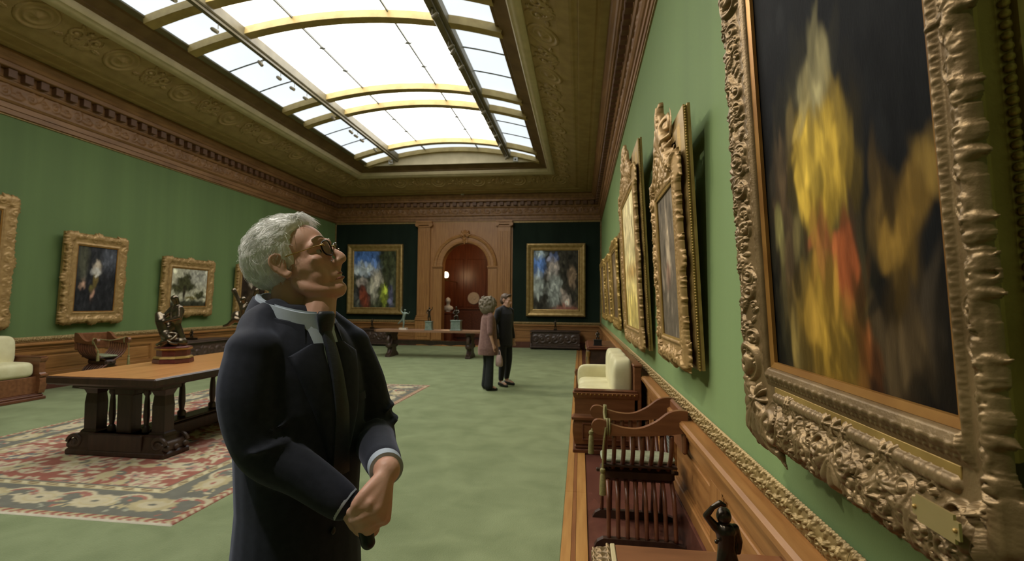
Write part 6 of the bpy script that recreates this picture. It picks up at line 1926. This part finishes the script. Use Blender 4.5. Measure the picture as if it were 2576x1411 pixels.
    # ---- spectacles
    gl = bpy.data.objects.new('spectacles', None); link(gl, man)
    lens_m, nt, b = new_mat('lens'); b.inputs['Alpha'].default_value = .16; b.inputs['Roughness'].default_value = .05; b.inputs['Base Color'].default_value = (.25, .22, .21, 1)
    for s in (-1, 1):
        def rim(a, k=1.0): 
            ca, sa = math.cos(a), math.sin(a)
            return HM @ Vector((.108-.006*abs(ca)-.004*(ca if s > 0 else -ca)+.002*sa, s*.034+k*.0235*math.copysign(abs(ca)**.75, ca), .006+k*.0205*math.copysign(abs(sa)**.8, sa)))
        MB().tube([rim(a) for a in np.linspace(0, 2*PI, 28, endpoint=False)], .0022*sc, 8, closed=True).build('rim', M['tortoise'], gl, smooth=True)
        n_ = 28; vs = [rim(a, .95) for a in np.linspace(0, 2*PI, n_, endpoint=False)]; c_ = sum(vs, Vector())/n_
        vs2 = vs+[v+hx*.0015 for v in vs]
        fs = [tuple(range(n_))[::-1], tuple(range(n_, 2*n_))]+[(q, (q+1) % n_, n_+(q+1) % n_, n_+q) for q in range(n_)]
        put('lens', mesh_from('lens', vs2, fs, lens_m), gl)
        MB().tube([HM @ Vector(q) for q in smooth_path([(.102, s*.058, .014), (.085, s*.068, .015), (.045, s*.075, .018), (.005, s*.081, .020), (-.010, s*.082, .012), (-.022, s*.080, -.004)], 4)], .0014*sc, 8).build('temple_arm', M['gold_wire'], gl, smooth=True)
        MB().tube([HM @ Vector((.104, s*.050, .013)), HM @ Vector((.104, s*.058, .014)), HM @ Vector((.098, s*.061, .0145))], .0024*sc, 8).build('hinge', M['gold_wire'], gl, smooth=True)
        MB().tube([HM @ Vector((.106, s*.012, .006)), HM @ Vector((.102, s*.011, -.004))], .0022, 6).build('nose_pad', M['tortoise'], gl, smooth=True)
    MB().tube([HM @ Vector(q) for q in smooth_path([(.109, -.012, .012), (.112, 0, .015), (.109, .012, .012)], 4)], .0018*sc, 8).build('bridge', M['gold_wire'], gl, smooth=True)
    # ---- the microphone is a thing of its own
    mic = thing('microphone', 'black handheld microphone gripped in the clasped hands', 'microphone', (OX, OY, 0))
    a, b_ = Vector((.240, -.158, 1.140)), Vector((.2645, -.176, 1.076))
    v, f = tube_vf([a, a.lerp(b_, .3), a.lerp(b_, .8), b_], [.0175, .0165, .0155, .0145], 18); put('handle', mesh_from('handle', v, f, M['black_plastic'], True, 40), mic)
    v, f = ellipsoid_vf(b_, (.0150, .0150, .0150)); put('end_cap', mesh_from('end_cap', v, f, M['black_plastic'], True), mic)
    d = (a-b_).normalized(); v, f = ellipsoid_vf(a+d*.010, (.019, .019, .019)); put('grille', mesh_from('grille', v, f, M['black_plastic'], True), mic)
    return man
foreground_man()

# ------------------------------------------------------------------ two visitors talking further back
def visitor(nm, label, loc, rz, height, top_m, leg_m, hair_m, hairfn, robe, arms, stance, shoe_m, hy_=0.0, pitch=0.0):
    """x forward, y left; built at 1.75 m and scaled"""
    s = height/1.75
    def sc(pcs): return [([tuple(Vector(v)*s) for v in vs], fs) for vs, fs in pcs]
    hm = Matrix.Translation((.02, 0, 1.585)) @ Matrix.Rotation(hy_, 4, 'Z') @ Matrix.Rotation(-pitch, 4, 'Y')
    pcs = xf(head_pieces(), hm)
    pcs += chain([(0, 0, 1.55), (-.005, 0, 1.44)], [.05, .058])
    def ring(z, hd, hw, cf=0.0): return [(cf+hd*math.cos(a), hw*math.sin(a), z) for a in np.linspace(0, 2*PI, 20, endpoint=False)]
    pcs.append(loft_vf([ring(.85, .09, .14), ring(1.05, .085, .12), ring(1.25, .09, .15), ring(1.38, .08, .16), ring(1.46, .05, .09)]))
    for (sh, el, wr, ha) in arms:
        pcs += chain([sh, el, wr], [.042, .034, .025])
        d = (Vector(ha)-Vector(wr)).normalized(); sd = d.orthogonal().normalized()
        pcs += chain([wr, Vector(wr).lerp(Vector(ha), .5)], [.026, .030])
        for q in range(4):
            o = sd*(.016*(q-1.5)); p0 = Vector(wr).lerp(Vector(ha), .5)+o
            pcs += chain([p0, p0+d*.045+Vector((.006, 0, 0)), p0+d*(.078-.006*abs(q-1.3))+Vector((.016, 0, 0))], [.012, .0105, .009], 8, 2)
        pcs += chain([wr, Vector(wr)+d*.035+Vector((.03, 0, 0)), Vector(wr)+d*.07+Vector((.04, 0, 0))], [.016, .013, .010], 8, 2)
    for hip, kn, an, toe in stance:
        pcs += chain([hip, kn, an], [.075, .05, .036]); pcs += chain([an, toe], [.034, .028])
    me = fuse(sc(pcs), .0075*s, 2, 'person'); me.materials.append(M['skin2'])
    o = put('person', me, None, loc=loc, rot=(0, 0, rz)); tag(o, label, 'person', None)
    # top
    tp = [loft_vf([ring(z, hd, hw, cf) for z, hd, hw, cf in robe])]
    for (sh, el, wr, ha), sl in zip(arms, (a_[4] if len(a_) > 4 else 1.0 for a_ in [(*x, ) for x in arms])):
        end = Vector(el).lerp(Vector(wr), robe_sleeve)
        tp += chain([sh, Vector(sh).lerp(Vector(el), .5), el, end], [.062, .058, .054, .048], 12)
        tp.append(ellipsoid_vf(sh, (.058, .058, .055)))
        tp += chain([(-.01, sh[1]*.30, 1.455), (-.01, sh[1]*.62, 1.435), Vector(sh)+Vector((0, 0, .012))], [.035, .045, .052])
    me = fuse(sc(tp), .010*s, 3, 'top'); me.materials.append(top_m); put('top', me, o)
    lg = [loft_vf([ring(.72, .10, .15), ring(.9, .11, .15), ring(.98, .10, .14)])]
    for hip, kn, an, toe in stance:
        lg += chain([hip, kn, Vector(an)+Vector((0, 0, leg_gap))], [.095, .072, leg_r], 12)
    me = fuse(sc(lg), .010*s, 3, 'trousers'); me.materials.append(leg_m); put('trousers', me, o)
    for hip, kn, an, toe in stance:
        me = fuse(sc(chain([Vector(an)+Vector((-.03, 0, -.03)), Vector(an).lerp(Vector(toe), .6)+Vector((0, 0, -.012)), Vector(toe)+Vector((.03, 0, -.008))], [.040, .038, .026], 10)), .007*s, 2, 'shoe'); me.materials.append(shoe_m)
        zmin = min(v.co.z for v in me.vertices)
        for v in me.vertices: v.co.z -= zmin
        put('shoe', me, o)
    hv = hairfn(hm)
    hme = fuse(sc(hv), .008*s, 2, 'hair'); hme.materials.append(hair_m); put('hair', hme, o)
    for e in (-1, 1):
        MB().sphere((0, 0, 0), .012*s, 10, 8).build('eyeball', M['eye_white'], o, smooth=True, loc=(hm @ Vector((.0735, e*.033, .0075)))*s)
    return o, s

M['hair_grey'] = mat('grey_brown_hair', (.20, .165, .115), (.13, .105, .07), rough=.7, scale=60)
M['hair_brown'] = mat('short_brown_hair', (.095, .055, .028), (.06, .035, .018), rough=.6, scale=60)
M['mauve'] = mat('mauve_jacket', (.185, .100, .082), (.14, .072, .060), rough=.75, scale=25, sheen=.3)
M['black_cloth'] = mat('black_cloth', (.0105, .0105, .0125), (.007, .007, .009), rough=.85, scale=30, sheen=.2)
M['dark_trouser'] = mat('charcoal_trousers', (.014, .018, .018), (.010, .012, .012), rough=.85, scale=30)
M['pink_bag'] = mat('dusty_pink_bag', (.36, .25, .22), (.28, .19, .165), rough=.6, scale=20)

# woman: back three-quarter, mauve jacket, bushy grey hair
robe_sleeve, leg_gap, leg_r = .15, .0, .085
def bushy(hm):
    p = [ellipsoid_vf(hm @ Vector((-.03, 0, .045)), (.16, .165, .135)), ellipsoid_vf(hm @ Vector((-.05, 0, -.05)), (.14, .165, .13)), ellipsoid_vf(hm @ Vector((-.045, .08, -.01)), (.085, .07, .11)), ellipsoid_vf(hm @ Vector((-.045, -.08, -.01)), (.085, .07, .11))]
    rng = random.Random(3)
    for _ in range(130):
        a = rng.uniform(PI*.30, PI*1.70); z = rng.uniform(-.14, .17); r = .162*math.sqrt(max(.1, 1-((z-.02)/.18)**2))
        p.append(ellipsoid_vf(hm @ Vector((-.035+r*math.cos(a), r*math.sin(a), z)), (.020, .020, .024), None, 8, 6))
    return p
armsW = [((-.01, -.165, 1.37), (-.03, -.21, 1.10), (.03, -.20, .87), (.06, -.19, .73)), ((-.01, .165, 1.37), (-.02, .20, 1.10), (.05, .18, .88), (.08, .16, .75))]
robeW = [(.66, .185, .215, 0), (.78, .19, .22, 0), (.95, .165, .195, 0), (1.1, .15, .18, 0), (1.25, .14, .19, 0), (1.36, .12, .185, -.005), (1.43, .08, .13, -.01), (1.48, .06, .07, -.01)]
stW = [((0, -.08, .88), (.01, -.085, .48), (-.01, -.09, .09), (.11, -.10, .045)), ((0, .08, .88), (.01, .085, .48), (-.01, .09, .09), (.11, .10, .045))]
wo, ws = visitor('person', 'person with bushy grey hair in a mauve jacket holding a pink bag', (-1.67, 9.22, 0), math.radians(28), 1.70, M['mauve'], M['dark_trouser'], M['hair_grey'], bushy, robeW, armsW, stW, M['black_plastic'], .25, .05)
# man: black outfit, smiling down toward the right
robe_sleeve, leg_gap, leg_r = .92, .05, .050
def short_hair(hm):
    p = [ellipsoid_vf(hm @ Vector((-.024, 0, .058)), (.098, .083, .083)), ellipsoid_vf(hm @ Vector((-.052, 0, .0)), (.064, .080, .085))]
    p += chain([hm @ Vector((.05, -.05, .10)), hm @ Vector((.07, 0, .12)), hm @ Vector((.05, .05, .10))], [.022, .026, .022])
    return p
armsM = [((-.01, -.185, 1.39), (-.05, -.235, 1.12), (.0, -.22, .89), (.02, -.21, .74)), ((-.01, .185, 1.39), (-.05, .235, 1.12), (.02, .22, .88), (.05, .21, .74))]
robeM = [(.74, .13, .175, 0), (.9, .13, .17, 0), (1.05, .12, .16, 0), (1.2, .125, .175, 0), (1.34, .12, .185, -.005), (1.42, .09, .155, -.01), (1.47, .065, .085, -.01), (1.50, .058, .062, -.01)]
stM = [((0, -.08, .88), (.03, -.10, .48), (.03, -.13, .09), (.16, -.15, .045)), ((0, .08, .88), (.02, .09, .48), (-.03, .10, .09), (.10, .12, .045))]
mo, ms = visitor('person', 'person with short brown hair in black clothes standing before the arch', (-1.45, 9.80, 0), math.radians(-32), 1.80, M['black_cloth'], M['black_cloth'], M['hair_brown'], short_hair, robeM, armsM, stM, M['black_plastic'], .25, -.15)
for q, (hip, kn, an, toe) in enumerate(stM):      # white flashes of the two-tone shoes
    c = (Vector(an).lerp(Vector(toe), .45)+Vector((0, 0, .016)))*ms
    MB().sphere((0, 0, 0), .034, 12, 8, 1.2, .9, .55).build('shoe_panel', M['white_plastic'], mo, smooth=True, loc=c)
# her bag hangs from her hand
R_ = Matrix.Rotation(math.radians(28), 4, 'Z')
bp = R_ @ (Vector((.12, -.30, 0))*ws)
bag = thing('handbag', 'dusty pink handbag hanging from the hand of the person in mauve', 'bag', (-1.67+bp.x, 9.22+bp.y, .46), math.radians(28))
v, f = loft_vf([[(hd*math.cos(a), hw*math.sin(a), z) for a in np.linspace(0, 2*PI, 18, endpoint=False)] for z, hd, hw in ((0, .045, .085), (.02, .06, .105), (.10, .06, .105), (.17, .045, .09), (.20, .03, .075))])
put('pouch', mesh_from('pouch', v, f, M['pink_bag'], True, 50), bag)
MB().tube(smooth_path([(0, -.07, .19), (0, -.05, .25), (0, 0, .285), (0, .05, .25), (0, .07, .19)], 5), .008, 8).build('handle', M['pink_bag'], bag, smooth=True)
